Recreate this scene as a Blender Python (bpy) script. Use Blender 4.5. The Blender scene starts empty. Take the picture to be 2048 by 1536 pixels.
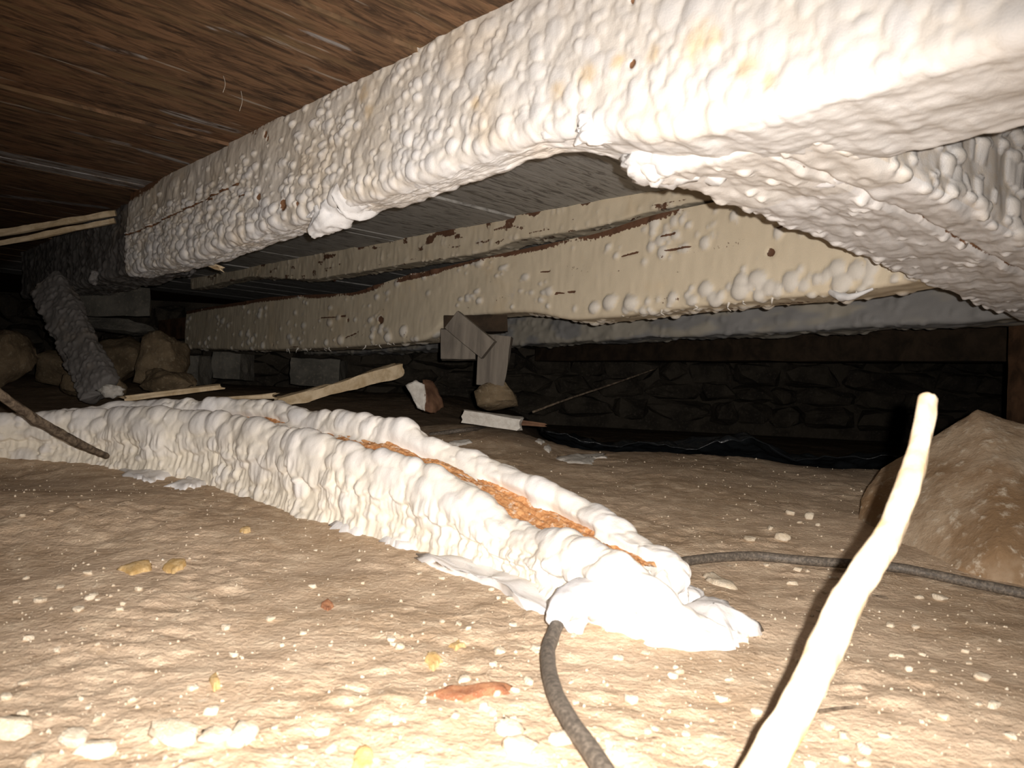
import bpy, bmesh, math, random
import numpy as np
from mathutils import Vector, Matrix, noise as mnoise

# ------------------------------------------------------------------ camera, world, flash
SC = bpy.context.scene
COL = SC.collection
H = 0.24                       # camera height above the near dirt
F = 1540.0                     # focal length in pixels of the 2048x1536 frame
TH = math.atan(0.052)          # roll
PH = math.atan(7 / F)          # slight upward pitch
fwd = np.array([0, math.cos(PH), math.sin(PH)])
r0 = np.array([1.0, 0, 0]); u0 = np.array([0, -math.sin(PH), math.cos(PH)])
RT = math.cos(TH) * r0 + math.sin(TH) * u0
UP = -math.sin(TH) * r0 + math.cos(TH) * u0
CAM = np.array([0, 0, H])
cd = bpy.data.cameras.new('camera'); co = bpy.data.objects.new('camera', cd); COL.objects.link(co)
cd.sensor_width = 36; cd.lens = 36 * F / 2048; cd.clip_start = 0.01; cd.clip_end = 60
co.matrix_world = Matrix(((RT[0], UP[0], -fwd[0], CAM[0]), (RT[1], UP[1], -fwd[1], CAM[1]), (RT[2], UP[2], -fwd[2], CAM[2]), (0, 0, 0, 1)))
cd.dof.use_dof = True; cd.dof.focus_distance = 1.7; cd.dof.aperture_fstop = 12
SC.camera = co
wd = bpy.data.worlds.new('world'); SC.world = wd; wd.use_nodes = True
wd.node_tree.nodes['Background'].inputs[0].default_value = (0.05, 0.05, 0.05, 1)
wd.node_tree.nodes['Background'].inputs[1].default_value = 0.03
# the phone's flash, a hand's breadth from the lens: above and to the right of it
fl = bpy.data.lights.new('camera_flash', 'SPOT'); fl.energy = 80; fl.spot_size = math.radians(104); fl.spot_blend = 1.0; fl.color = (1.0, 0.94, 0.88); fl.shadow_soft_size = 0.004
fo = bpy.data.objects.new('camera_flash', fl); COL.objects.link(fo)
fo.rotation_euler = (co.matrix_world.to_3x3() @ Matrix.Rotation(math.radians(-10), 3, 'X')).to_euler()
fo.location = CAM + RT * 0.019 + UP * 0.010 - fwd * 0.01
SC.view_settings.view_transform = 'Standard'; SC.view_settings.look = 'None'
SC.view_settings.exposure = 0.0; SC.view_settings.gamma = 1.0
SC.view_settings.use_curve_mapping = False

# ------------------------------------------------------------------ maths
CB = np.array([-0.674, 0.739, 0]); CC = np.array([0.739, 0.674, 0])   # along the beams / along the boards
def ray(px, py):
    return fwd + RT * ((px - 1024) / F) + UP * ((768 - py) / F)
def P(px, py, Y):                       # point at distance Y in front of the camera plane
    d = ray(px, py); return CAM + d * (Y / d[1])
def PP(px, py, d0):                     # point on the upright plane  p.CC = d0
    d = ray(px, py); return CAM + d * (d0 / (d @ CC))
def PZ(px, py, z):
    d = ray(px, py); return CAM + d * ((z - CAM[2]) / d[2])
_T = np.random.RandomState(5).rand(64, 256, 256)
def vn(x, y, seed=0):
    x = np.asarray(x, float); y = np.asarray(y, float); T = _T[seed % 64]
    ix = np.floor(x).astype(int); iy = np.floor(y).astype(int); fx = x - ix; fy = y - iy
    fx = fx * fx * (3 - 2 * fx); fy = fy * fy * (3 - 2 * fy)
    a = T[ix & 255, iy & 255]; b = T[(ix + 1) & 255, iy & 255]; c = T[ix & 255, (iy + 1) & 255]; d = T[(ix + 1) & 255, (iy + 1) & 255]
    return (a * (1 - fx) + b * fx) * (1 - fy) + (c * (1 - fx) + d * fx) * fy
def fbm(x, y, o=4, seed=0):
    s = 0; a = 1; t = 0
    for i in range(o):
        s = s + a * (vn(x, y, seed + i) - 0.5); t += a; a *= 0.5; x = x * 2.03 + 7.1; y = y * 2.03 + 3.7
    return s / t * 2
def ss(a, b, x):
    t = np.clip((np.asarray(x, float) - a) / (b - a), 0, 1); return t * t * (3 - 2 * t)
def gauss(x, y, cx, cy, r): return np.exp(-((x - cx) ** 2 + (y - cy) ** 2) / (r * r))
def zg0(X, Y):                          # the lie of the dirt, without its roughness
    X = np.asarray(X, float); Y = np.asarray(Y, float)
    z = 0.095 * ss(0.7, 2.3, Y)
    z = z + 0.075 * ss(2.0, 3.2, Y) * (1 - ss(-0.35, 0.05, X))
    z = z - 0.10 * ss(2.02, 2.4, Y + 0.10 * ss(0.2, 0.9, X)) * ss(0.0, 0.22, X)
    z = z + 0.035 * gauss(X, Y, -0.1, 2.1, 0.2)
    z = z + 0.022 * gauss(X * 0.45, Y, -0.72 * 0.45, 1.12, 0.13) - 0.012 * gauss(X * 0.5, Y, -0.45, 1.4, 0.1)
    return z
def zg(X, Y):
    X = np.asarray(X, float); Y = np.asarray(Y, float)
    n = 0.009 * fbm(X * 5 + 50, Y * 5 + 50, 3, 1) + 0.0022 * fbm(X * 17 + 50, Y * 17 + 50, 3, 9)
    m = ss(0.35, 0.75, vn(X * 9 + 90, Y * 9 + 90, 20))
    n = n + (0.0010 + 0.0030 * m) * fbm(X * 60 + 90, Y * 60 + 90, 3, 14) 
    return zg0(X, Y) + n
def G(px, py):                          # where a line of sight meets the dirt
    d = ray(px, py); t = 0.2
    while t < 8:
        p = CAM + d * t
        if p[2] <= zg0(p[0], p[1]): break
        t += 0.004
    assert t < 6, (px, py)
    p[2] = float(zg(p[0], p[1])); return p
def crom(pts, n):
    pts = np.array(pts, float); q = np.vstack([2 * pts[0] - pts[1], pts, 2 * pts[-1] - pts[-2]])
    seg = np.linalg.norm(np.diff(pts, axis=0), axis=1); cum = np.concatenate([[0], np.cumsum(seg)])
    out = []
    for d in np.linspace(0, cum[-1], n):
        i = min(max(int(np.searchsorted(cum, d, 'right')) - 1, 0), len(seg) - 1)
        t = (d - cum[i]) / max(seg[i], 1e-9)
        a, b, c, e = q[i], q[i + 1], q[i + 2], q[i + 3]
        out.append(0.5 * (2 * b + (c - a) * t + (2 * a - 5 * b + 4 * c - e) * t * t + (3 * b - a - 3 * c + e) * t ** 3))
    return np.array(out)
def pinterp(x, xs, ys):
    o = np.argsort(xs); xs = np.array(xs, float)[o]; ys = np.array(ys, float)[o]
    return np.interp(x, xs, ys)

# ------------------------------------------------------------------ materials
class NT:
    def __init__(s, name):
        s.m = bpy.data.materials.new(name); s.m.use_nodes = True; s.t = s.m.node_tree
        s.b = s.t.nodes['Principled BSDF']; s.out = s.t.nodes['Material Output']
    def n(s, t, **k):
        x = s.t.nodes.new(t)
        for a, v in k.items(): setattr(x, a, v)
        return x
    def put(s, sock, v):
        if isinstance(v, bpy.types.NodeSocket): s.t.links.new(v, sock)
        else: sock.default_value = v
    def pos(s): return s.n('ShaderNodeNewGeometry').outputs['Position']
    def obj(s): return s.n('ShaderNodeTexCoord').outputs['Object']
    def mapv(s, v, scale=(1, 1, 1), rot=(0, 0, 0), loc=(0, 0, 0)):
        x = s.n('ShaderNodeMapping'); s.put(x.inputs[0], v); x.inputs['Scale'].default_value = scale
        x.inputs['Rotation'].default_value = rot; x.inputs['Location'].default_value = loc; return x.outputs[0]
    def noise(s, v, scale, detail=4, rough=0.55, dist=0):
        x = s.n('ShaderNodeTexNoise'); s.put(x.inputs['Vector'], v); x.inputs['Scale'].default_value = scale
        x.inputs['Detail'].default_value = detail; x.inputs['Roughness'].default_value = rough; x.inputs['Distortion'].default_value = dist
        return x.outputs['Fac']
    def voro(s, v, scale, feat='F1'):
        x = s.n('ShaderNodeTexVoronoi', feature=feat); s.put(x.inputs['Vector'], v); x.inputs['Scale'].default_value = scale; return x.outputs['Distance']
    def ramp(s, f, a, b):
        x = s.n('ShaderNodeMapRange'); x.interpolation_type = 'SMOOTHSTEP'; s.put(x.inputs[0], f); x.inputs[1].default_value = a; x.inputs[2].default_value = b; return x.outputs[0]
    def math(s, op, a, b=0.0):
        x = s.n('ShaderNodeMath', operation=op); s.put(x.inputs[0], a); s.put(x.inputs[1], b); return x.outputs[0]
    def mix(s, f, a, b):
        x = s.n('ShaderNodeMix', data_type='RGBA'); s.put(x.inputs[0], f)
        s.put(x.inputs[6], a if isinstance(a, bpy.types.NodeSocket) else (*a, 1)); s.put(x.inputs[7], b if isinstance(b, bpy.types.NodeSocket) else (*b, 1)); return x.outputs[2]
    def attr(s, name): return s.n('ShaderNodeAttribute', attribute_name=name).outputs['Fac']
    def bump(s, h, st=0.3, d=0.01):
        x = s.n('ShaderNodeBump'); s.put(x.inputs['Height'], h); x.inputs['Strength'].default_value = st; x.inputs['Distance'].default_value = d
        s.t.links.new(x.outputs[0], s.b.inputs['Normal'])
    def done(s, col, rough=0.8, spec=0.3):
        s.put(s.b.inputs['Base Color'], col if isinstance(col, bpy.types.NodeSocket) else (*col, 1)); s.put(s.b.inputs['Roughness'], rough)
        s.b.inputs['Specular IOR Level'].default_value = spec; return s.m

def m_foam(name, cream, white, stain=(0.72, 0.52, 0.28), stain_amt=0.5, wood=(0.10, 0.05, 0.025), fine=500):
    t = NT(name); p = t.pos()
    n1 = t.noise(p, 7, 3); n2 = t.noise(p, 22, 4)
    bl = t.attr('blob')
    c = t.mix(bl, cream, white)
    c = t.mix(t.math('MULTIPLY', t.ramp(n1, 0.54, 0.72), stain_amt), c, stain)
    c = t.mix(t.math('MULTIPLY', t.ramp(n2, 0.62, 0.78), 0.35), c, (0.5, 0.47, 0.47))
    c = t.mix(t.ramp(t.math('ADD', t.attr('tan'), t.math('MULTIPLY', t.noise(p, 70, 4), 0.5)), 0.55, 1.25), c, (0.74, 0.56, 0.33))
    br = t.math('ADD', t.attr('bare'), t.math('MULTIPLY', t.math('SUBTRACT', t.noise(t.mapv(p, (1, 1, 1)), 130, 3), 0.5), 0.9))
    wv = t.mix(t.noise(p, 60, 4), wood, tuple(min(1, x * 3) for x in wood))
    c = t.mix(t.ramp(br, 0.5, 0.62), c, wv)
    t.bump(t.noise(p, fine, 3), 0.25, 0.002)
    return t.done(c, 0.62, 0.35)
FOAM = m_foam('white_spray_foam', (0.73, 0.66, 0.56), (0.765, 0.755, 0.75), stain_amt=0.3)
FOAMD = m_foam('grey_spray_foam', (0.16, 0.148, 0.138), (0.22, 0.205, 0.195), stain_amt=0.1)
FOAML = m_foam('log_spray_foam', (0.80, 0.73, 0.61), (0.78, 0.765, 0.77), stain_amt=0.08)
FOAMT = m_foam('tan_spray_foam', (0.70, 0.60, 0.445), (0.70, 0.655, 0.59), stain_amt=0.25, wood=(0.07, 0.035, 0.02))
FOAMX = m_foam('streaked_grey_foam', (0.80, 0.78, 0.77), (0.84, 0.79, 0.72), stain_amt=0.03)
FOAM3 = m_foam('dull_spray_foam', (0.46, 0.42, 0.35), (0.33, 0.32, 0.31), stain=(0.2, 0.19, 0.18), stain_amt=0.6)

def m_wood(name, a, b, c=None, axis='x', scale=1.0, rough=0.85):
    t = NT(name); p = t.obj()
    sc = {'x': (2, 22, 22), 'y': (22, 2, 22), 'z': (22, 22, 2), 'b': (22, 2, 22), 'n': (9, 9, 9)}[axis]
    v = t.mapv(p, tuple(x * scale for x in sc), (0, 0, 0))
    n = t.noise(v, 1.6, 6, 0.62, 0.4); col = t.mix(t.ramp(n, 0.3, 0.7), a, b)
    if c: col = t.mix(t.ramp(t.noise(p, 12 * scale, 4), 0.55, 0.7), col, c)
    t.bump(n, 0.5, 0.004); return t.done(col, rough, 0.2)
ORANGE = m_wood('fresh_orange_wood', (0.42, 0.17, 0.06), (0.74, 0.40, 0.18), (0.78, 0.62, 0.48), 'n', 9)
BROWN = m_wood('dark_brown_wood', (0.05, 0.028, 0.016), (0.16, 0.085, 0.045), None, 'n', 1)
DARKW = m_wood('very_dark_brown_wood', (0.02, 0.014, 0.009), (0.055, 0.036, 0.022), None, 'n', 1)  # very dark brown tone for the bare joist and the cap plate
GREYW = m_wood('weathered_grey_wood', (0.11, 0.095, 0.08), (0.22, 0.19, 0.155), None, 'z', 1)
PALEW = m_wood('pale_lath_wood', (0.42, 0.31, 0.18), (0.66, 0.53, 0.36), None, 'n', 2)
REDW = m_wood('reddish_brown_wood', (0.10, 0.05, 0.03), (0.20, 0.11, 0.065), None, 'n', 2)
STICKM = m_wood('pale_stick', (0.60, 0.44, 0.27), (0.84, 0.72, 0.55), (0.72, 0.55, 0.25), 'n', 2)
TWIG = m_wood('dark_twig', (0.05, 0.035, 0.025), (0.22, 0.17, 0.12), None, 'n', 6)

def m_deck():
    t = NT('weathered_subfloor_boards'); p = t.pos()
    ang = math.atan2(CC[1], CC[0])
    r = t.n('ShaderNodeVectorRotate', rotation_type='Z_AXIS'); t.put(r.inputs['Vector'], p); r.inputs['Angle'].default_value = -ang - math.radians(6)
    q = r.outputs[0]
    v = t.mapv(q, (13, 62, 20)); v2 = t.mapv(q, (3, 24, 10), loc=(3, 1, 0))
    n = t.noise(v, 1.0, 7, 0.66, 0.7); n2 = t.noise(v2, 1.0, 4, 0.6); n3 = t.noise(q, 5, 3)
    tint = t.n('ShaderNodeObjectInfo').outputs['Random']
    c = t.mix(t.ramp(n, 0.36, 0.62), (0.058, 0.036, 0.023), (0.23, 0.135, 0.077))
    c = t.mix(t.ramp(n2, 0.5, 0.72), c, (0.21, 0.14, 0.075))
    c = t.mix(t.math('MULTIPLY', t.ramp(t.noise(t.mapv(q, (4, 34, 10), loc=(9, 0, 0)), 1, 5), 0.63, 0.70), 0.85), c, (0.40, 0.36, 0.31))
    c = t.mix(t.math('MULTIPLY', t.ramp(n3, 0.5, 0.75), 0.5), c, (0.17, 0.075, 0.035))
    c = t.mix(t.math('MULTIPLY', t.ramp(t.attr('grey'), 0.3, 0.9), t.ramp(n, 0.35, 0.6)), c, (0.34, 0.33, 0.33))
    # beyond the first beam the boards carry a thin grey overspray
    d = t.n('ShaderNodeVectorMath', operation='DOT_PRODUCT'); t.put(d.inputs[0], p); d.inputs[1].default_value = tuple(CC)
    over = t.mix(t.ramp(n, 0.36, 0.52), (0.20, 0.19, 0.175), (0.44, 0.43, 0.41))
    over = t.mix(t.ramp(n2, 0.62, 0.75), over, (0.16, 0.13, 0.09))
    c = t.mix(t.ramp(d.outputs['Value'], 0.62, 0.72), c, over)
    t.bump(n, 0.6, 0.006); return t.done(c, 0.85, 0.2)
DECK = m_deck()

def m_dirt():
    t = NT('dry_dirt'); p = t.pos()
    n1 = t.noise(p, 4, 4); n2 = t.noise(p, 28, 5, 0.65); n3 = t.noise(p, 160, 4, 0.65)
    c = t.mix(t.ramp(n1, 0.38, 0.62), (0.50, 0.365, 0.245), (0.64, 0.485, 0.345))
    c = t.mix(t.ramp(n2, 0.45, 0.75), c, (0.78, 0.62, 0.45))
    c = t.mix(t.math('MULTIPLY', t.ramp(n2, 0.46, 0.28), 0.55), c, (0.38, 0.265, 0.165))
    sp = t.math('MAXIMUM', t.ramp(t.noise(p, 75, 4, 0.7), 0.63, 0.71), t.ramp(t.noise(p, 240, 3, 0.7), 0.62, 0.70))
    c = t.mix(t.math('MULTIPLY', sp, 0.75), c, (0.84, 0.74, 0.58))
    c = t.mix(t.math('MULTIPLY', t.ramp(t.noise(p, 110, 3), 0.34, 0.27), 0.6), c, (0.18, 0.10, 0.055))
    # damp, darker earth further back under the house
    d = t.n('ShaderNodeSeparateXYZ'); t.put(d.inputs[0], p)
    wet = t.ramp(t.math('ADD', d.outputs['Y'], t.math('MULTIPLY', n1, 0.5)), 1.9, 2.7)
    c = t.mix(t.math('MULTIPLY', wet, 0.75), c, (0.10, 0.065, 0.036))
    t.bump(t.math('ADD', n3, t.math('MULTIPLY', n2, 0.8)), 0.55, 0.006); return t.done(c, 0.92, 0.15)
DIRT = m_dirt()
def m_rock(name, a, b, c, sc=6):
    t = NT(name); p = t.pos(); n1 = t.noise(p, sc, 5, 0.6); n2 = t.noise(p, sc * 9, 4, 0.65)
    col = t.mix(t.ramp(n1, 0.38, 0.62), a, b); col = t.mix(t.ramp(n2, 0.52, 0.72), col, c)
    t.bump(n2, 0.6, 0.006); return t.done(col, 0.9, 0.2)
ROCK = m_rock('dusty_tan_rock', (0.26, 0.165, 0.09), (0.48, 0.37, 0.26), (0.56, 0.47, 0.36))
ROCKD = m_rock('dark_brown_stone', (0.10, 0.072, 0.042), (0.19, 0.14, 0.085), (0.24, 0.19, 0.125), 9)
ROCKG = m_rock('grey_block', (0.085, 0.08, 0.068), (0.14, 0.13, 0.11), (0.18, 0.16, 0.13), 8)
BLACKROCK = m_rock('very_dark_stone', (0.045, 0.038, 0.03), (0.09, 0.075, 0.056), (0.12, 0.10, 0.08), 7)  # very dark brown-grey tone for the rubble walls
CRUMB = m_rock('pale_crumb', (0.66, 0.54, 0.39), (0.78, 0.67, 0.52), (0.84, 0.78, 0.68), 60)
CHIP = m_rock('yellow_wood_chip', (0.62, 0.40, 0.16), (0.80, 0.58, 0.30), (0.5, 0.28, 0.10), 90)
REDCH = m_rock('reddish_chip', (0.30, 0.12, 0.06), (0.42, 0.2, 0.1), (0.5, 0.3, 0.2), 90)
PAPER = m_rock('pale_foam_flake', (0.66, 0.61, 0.54), (0.80, 0.76, 0.69), (0.84, 0.81, 0.76), 60)
def m_cable():
    t = NT('dusty_black_cable'); p = t.pos(); n = t.noise(p, 260, 5, 0.7)
    c = t.mix(t.ramp(n, 0.38, 0.7), (0.075, 0.062, 0.05), (0.20, 0.165, 0.13)); t.bump(n, 0.2, 0.002); return t.done(c, 0.6, 0.4)
CABLE = m_cable()
def m_plastic():
    t = NT('black_plastic'); p = t.pos(); n = t.noise(p, 14, 4)
    c = t.mix(n, (0.006, 0.008, 0.010), (0.02, 0.022, 0.024)); t.bump(t.noise(p, 40, 3), 0.5, 0.006); return t.done(c, 0.32, 0.5)
PLASTIC = m_plastic()
HAIR = NT('thread').done((0.5, 0.45, 0.38), 0.7)

# ------------------------------------------------------------------ object helpers
def props(o, label=None, cat=None, group=None, kind=None):
    if label: o['label'] = label
    if cat: o['category'] = cat
    if group: o['group'] = group
    if kind: o['kind'] = kind
    return o
def thing(name, label, cat, loc, group=None):
    o = bpy.data.objects.new(name, None); COL.objects.link(o); o.location = loc; o.empty_display_size = 0.05
    return props(o, label, cat, group)
WO = {}
def link(name, me, m, parent=None, origin=None):
    if origin is None and parent is not None: origin = WO.get(parent.name, np.array(parent.location))
    nv = len(me.vertices); a = np.empty(nv * 3, np.float32); me.vertices.foreach_get('co', a); a = a.reshape(-1, 3)
    if origin is None: origin = np.array([(a[:, 0].min() + a[:, 0].max()) / 2, (a[:, 1].min() + a[:, 1].max()) / 2, a[:, 2].min()])
    a = a - np.array(origin, np.float32); me.vertices.foreach_set('co', a.ravel().astype(np.float32)); me.update()
    o = bpy.data.objects.new(name, me); COL.objects.link(o); me.materials.append(m)
    if parent is not None:
        o.parent = parent
    else: o.location = [float(x) for x in origin]
    WO[o.name] = np.array(origin, float)
    return o
def mesh_from(name, V, Fq, smooth=True, attrs=None):
    V = np.asarray(V, np.float32); me = bpy.data.meshes.new(name); k = Fq.shape[1]
    me.vertices.add(len(V)); me.vertices.foreach_set('co', V.ravel())
    me.loops.add(Fq.size); me.loops.foreach_set('vertex_index', Fq.ravel().astype(np.int32))
    me.polygons.add(len(Fq)); me.polygons.foreach_set('loop_start', np.arange(0, Fq.size, k, dtype=np.int32))
    me.polygons.foreach_set('loop_total', np.full(len(Fq), k, np.int32))
    me.polygons.foreach_set('use_smooth', np.full(len(Fq), smooth, bool))
    me.update(calc_edges=True)
    for kx, v in (attrs or {}).items():
        at = me.attributes.new(kx, 'FLOAT', 'POINT'); at.data.foreach_set('value', np.asarray(v, np.float32).ravel())
    return me
def grid_faces(nu, nv, closed=False, flip=False):
    i = np.arange(nu - 1)[:, None]; j = np.arange(nv if closed else nv - 1)[None, :]; j2 = (j + 1) % nv
    f = np.stack([i * nv + j, (i + 1) * nv + j, (i + 1) * nv + j2, i * nv + j2], -1).reshape(-1, 4)
    return f[:, ::-1].copy() if flip else f
def grid(name, A, m, parent=None, flip=False, attrs=None, smooth=True, origin=None):
    nu, nv = A.shape[:2]
    return link(name, mesh_from(name, A.reshape(-1, 3), grid_faces(nu, nv, False, flip), smooth, attrs), m, parent, origin)
def normals(A):
    du = np.gradient(A, axis=0); dv = np.gradient(A, axis=1); n = np.cross(du, dv); return n / np.maximum(np.linalg.norm(n, axis=2, keepdims=True), 1e-12)
def tube(name, pts, rad, m, parent=None, seg=12, n=40, rough=0.0, seed=0, freq=60, flat=1.0, origin=None, me_only=False, ends=True):
    C = crom(pts, n); R = np.interp(np.linspace(0, 1, n), np.linspace(0, 1, len(rad)), rad) if np.ndim(rad) else np.full(n, rad)
    T = np.gradient(C, axis=0); T /= np.linalg.norm(T, axis=1, keepdims=True)
    ref = np.array([0, 0, 1.0]) if abs(T[n // 2][2]) < 0.8 else np.array([0, 1.0, 0])
    A = np.cross(T, ref); A /= np.linalg.norm(A, axis=1, keepdims=True); B = np.cross(T, A)
    if ends:
        k = np.array([0.05, 0.6, 0.88]); C = np.vstack([np.repeat(C[:1], 3, 0) - T[:1] * R[0] * np.array([[.55], [.4], [.2]]), C, np.repeat(C[-1:], 3, 0) + T[-1:] * R[-1] * np.array([[.2], [.4], [.55]])])
        R = np.concatenate([R[0] * k, R, R[-1] * k[::-1]]); A = np.vstack([np.repeat(A[:1], 3, 0), A, np.repeat(A[-1:], 3, 0)]); B = np.vstack([np.repeat(B[:1], 3, 0), B, np.repeat(B[-1:], 3, 0)])
    N = len(C); th = np.linspace(0, 2 * np.pi, seg, endpoint=False)
    L = np.concatenate([[0], np.cumsum(np.linalg.norm(np.diff(C, axis=0), axis=1))])
    d = 1 + rough * fbm(L[:, None] * freq + 20 + 0 * th, np.cos(th)[None] * 1.5 + 20 + 0 * L[:, None] + np.sin(th)[None] * 2.3, 3, seed) * 2
    rr = R[:, None] * d
    V = C[:, None] + A[:, None] * (np.cos(th)[None] * rr)[..., None] + B[:, None] * (np.sin(th)[None] * rr * flat)[..., None]
    me = mesh_from(name, V.reshape(-1, 3), grid_faces(N, seg, True), True, {'blob': np.ones(N * seg), 'bare': np.zeros(N * seg)})
    if me_only: return me
    return link(name, me, m, parent, origin)
def bar(name, p0, p1, w, h, m, parent=None, side=None, seed=0, jit=0.0, ns=24, k=4, taper=1.0, ragged=0.0, origin=None, freq=8):
    """a rough sawn bar: rectangle w (along side) x h swept from p0 to p1, with closed ends"""
    p0 = np.array(p0, float); p1 = np.array(p1, float); T = p1 - p0; L = np.linalg.norm(T); T /= L
    if side is None: side = np.cross(T, [0, 0, 1.0]); 
    side = np.array(side, float); side -= T * (side @ T); side /= np.linalg.norm(side); U = np.cross(side, T)
    s = []
    for i in range(k): s.append((-1 + 2 * i / k, -1))
    for i in range(k): s.append((1, -1 + 2 * i / k))
    for i in range(k): s.append((1 - 2 * i / k, 1))
    for i in range(k): s.append((-1, 1 - 2 * i / k))
    s = np.array(s, float); c = np.abs(s).min(1) > 0.99; s[c] *= 0.97; nv = len(s)
    t = np.linspace(0, 1, ns); sc = 1 + (taper - 1) * t
    A = p0 + T * (L * t)[:, None, None] + side * (s[None, :, 0] * sc[:, None] * w / 2)[..., None] + U * (s[None, :, 1] * sc[:, None] * h / 2)[..., None]
    J = fbm((t * L * freq)[:, None] + 30 + s[None, :, 0] * 0.7, s[None, :, 1] * 1.1 + 30 + 0 * t[:, None], 3, seed)
    A = A + (side * (s[None, :, 0] * J * jit)[..., None] + U * (s[None, :, 1] * J * jit)[..., None])
    if ragged:
        e = ragged * fbm(s[:, 0] * 3 + 40, s[:, 1] * 3 + 40, 3, seed + 3)
        A[0] += T * e[:, None]; A[-1] += T * np.roll(e, 3)[:, None]
    f = grid_faces(ns, nv, True); V = np.vstack([A.reshape(-1, 3), A[0].mean(0)[None], A[-1].mean(0)[None]]); b = ns * nv
    j = np.arange(nv); j2 = (j + 1) % nv
    cap = np.vstack([np.stack([j, j2, np.full(nv, b), np.full(nv, b)], -1), np.stack([(ns - 1) * nv + j2, (ns - 1) * nv + j, np.full(nv, b + 1), np.full(nv, b + 1)], -1)])
    me = bpy.data.meshes.new(name)
    me.from_pydata(V.tolist(), [], [list(map(int, q)) for q in f] + [list(map(int, q[:3])) for q in cap])
    me.update(); return link(name, me, m, parent, origin)
def hull(name, pts, m, parent=None, cuts=6, amp=0.008, freq=12, smooth=False, seed=0, origin=None, me_only=False):
    bm = bmesh.new()
    for p in pts: bm.verts.new([float(x) for x in p])
    bmesh.ops.convex_hull(bm, input=bm.verts)
    for v in [v for v in bm.verts if not v.link_faces]: bm.verts.remove(v)
    bmesh.ops.triangulate(bm, faces=bm.faces)
    if cuts: bmesh.ops.subdivide_edges(bm, edges=bm.edges, cuts=cuts, use_grid_fill=True)
    bm.normal_update()
    off = Vector((seed * 3.1, seed * 1.7, seed * 0.9))
    mv = [(v, v.normal * (mnoise.fractal(v.co * freq + off, 0.9, 2.0, 4) * amp)) for v in bm.verts]
    for v, d in mv: v.co += d
    me = bpy.data.meshes.new(name); bm.to_mesh(me); bm.free()
    me.polygons.foreach_set('use_smooth', np.full(len(me.polygons), smooth, bool)); me.update()
    if me_only: return me
    return link(name, me, m, parent, origin)
def rockpts(c, r, seed, n=16):
    R = np.random.RandomState(seed); v = R.normal(size=(n, 3)); v /= np.linalg.norm(v, axis=1, keepdims=True)
    v = np.sign(v) * np.abs(v) ** 0.7; return np.array(c) + v * np.array(r) * (0.85 + 0.25 * R.rand(n, 1))
def lump(name, c, r, m, parent=None, seed=0, amp=0.25, freq=2.5, sub=4, rot=None, origin=None):
    bm = bmesh.new(); bmesh.ops.create_icosphere(bm, subdivisions=sub, radius=1); off = Vector((seed * 2.3, 1.1 * seed, 4.0))
    for v in bm.verts:
        d = 1 + amp * (mnoise.fractal(v.co * freq + off, 0.8, 2.0, 3))
        q = Vector((v.co.x * r[0] * d, v.co.y * r[1] * d, v.co.z * r[2] * d))
        if rot is not None: q = rot @ q
        v.co = q + Vector([float(x) for x in c])
    me = bpy.data.meshes.new(name); bm.to_mesh(me); bm.free(); me.polygons.foreach_set('use_smooth', np.ones(len(me.polygons), bool))
    at = me.attributes.new('blob', 'FLOAT', 'POINT'); at.data.foreach_set('value', np.ones(len(me.vertices), np.float32)); me.update()
    return link(name, me, m, parent, origin)
def patch(name, pix, m, parent=None, thick=0.004, seed=0, curl=0.004, on=None, origin=None, n=7, rag=0.15, dome=0.0):
    """a thin ragged flake lying on the dirt, outlined by its corner directions"""
    pts = np.array([G(x, y) for x, y in pix])
    c = pts.mean(0); K = len(pts); out = []
    for i in range(K):
        a, b = pts[i], pts[(i + 1) % K]
        for t in np.linspace(0, 1, 7, endpoint=False): out.append(a * (1 - t) + b * t)
    out = np.array(out); k = len(out); R = np.random.RandomState(seed)
    w = 1 + rag * (R.rand(k) - 0.5); rings = []
    for f in np.linspace(0.02, 1, n):
        q = c + (out - c) * (f * (1 + (w - 1) * f ** 5))[:, None]
        rings.append(q)
    rings = np.array(rings)
    if on is None: z = zg(rings[..., 0], rings[..., 1])
    else: z = np.full(rings.shape[:2], on)
    bumpz = curl * (0.6 + fbm(rings[..., 0] * 45 + 40, rings[..., 1] * 45 + 40, 2, seed % 40))
    top = rings.copy(); top[..., 2] = z + thick + bumpz * np.linspace(1, 0.6, n)[:, None] + dome * (1 - np.linspace(0.02, 1, n) ** 2)[:, None]
    top[-1, :, 2] = z[-1] + 0.25 * thick
    bot = top.copy(); bot[..., 2] = z - 0.003
    A = np.concatenate([top, bot[::-1]], 0)
    f = grid_faces(2 * n, k, True)
    me = mesh_from(name, A.reshape(-1, 3), f, True, {'blob': np.full(2 * n * k, 0.8), 'bare': np.zeros(2 * n * k)})
    return link(name, me, m, parent, origin)
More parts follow.
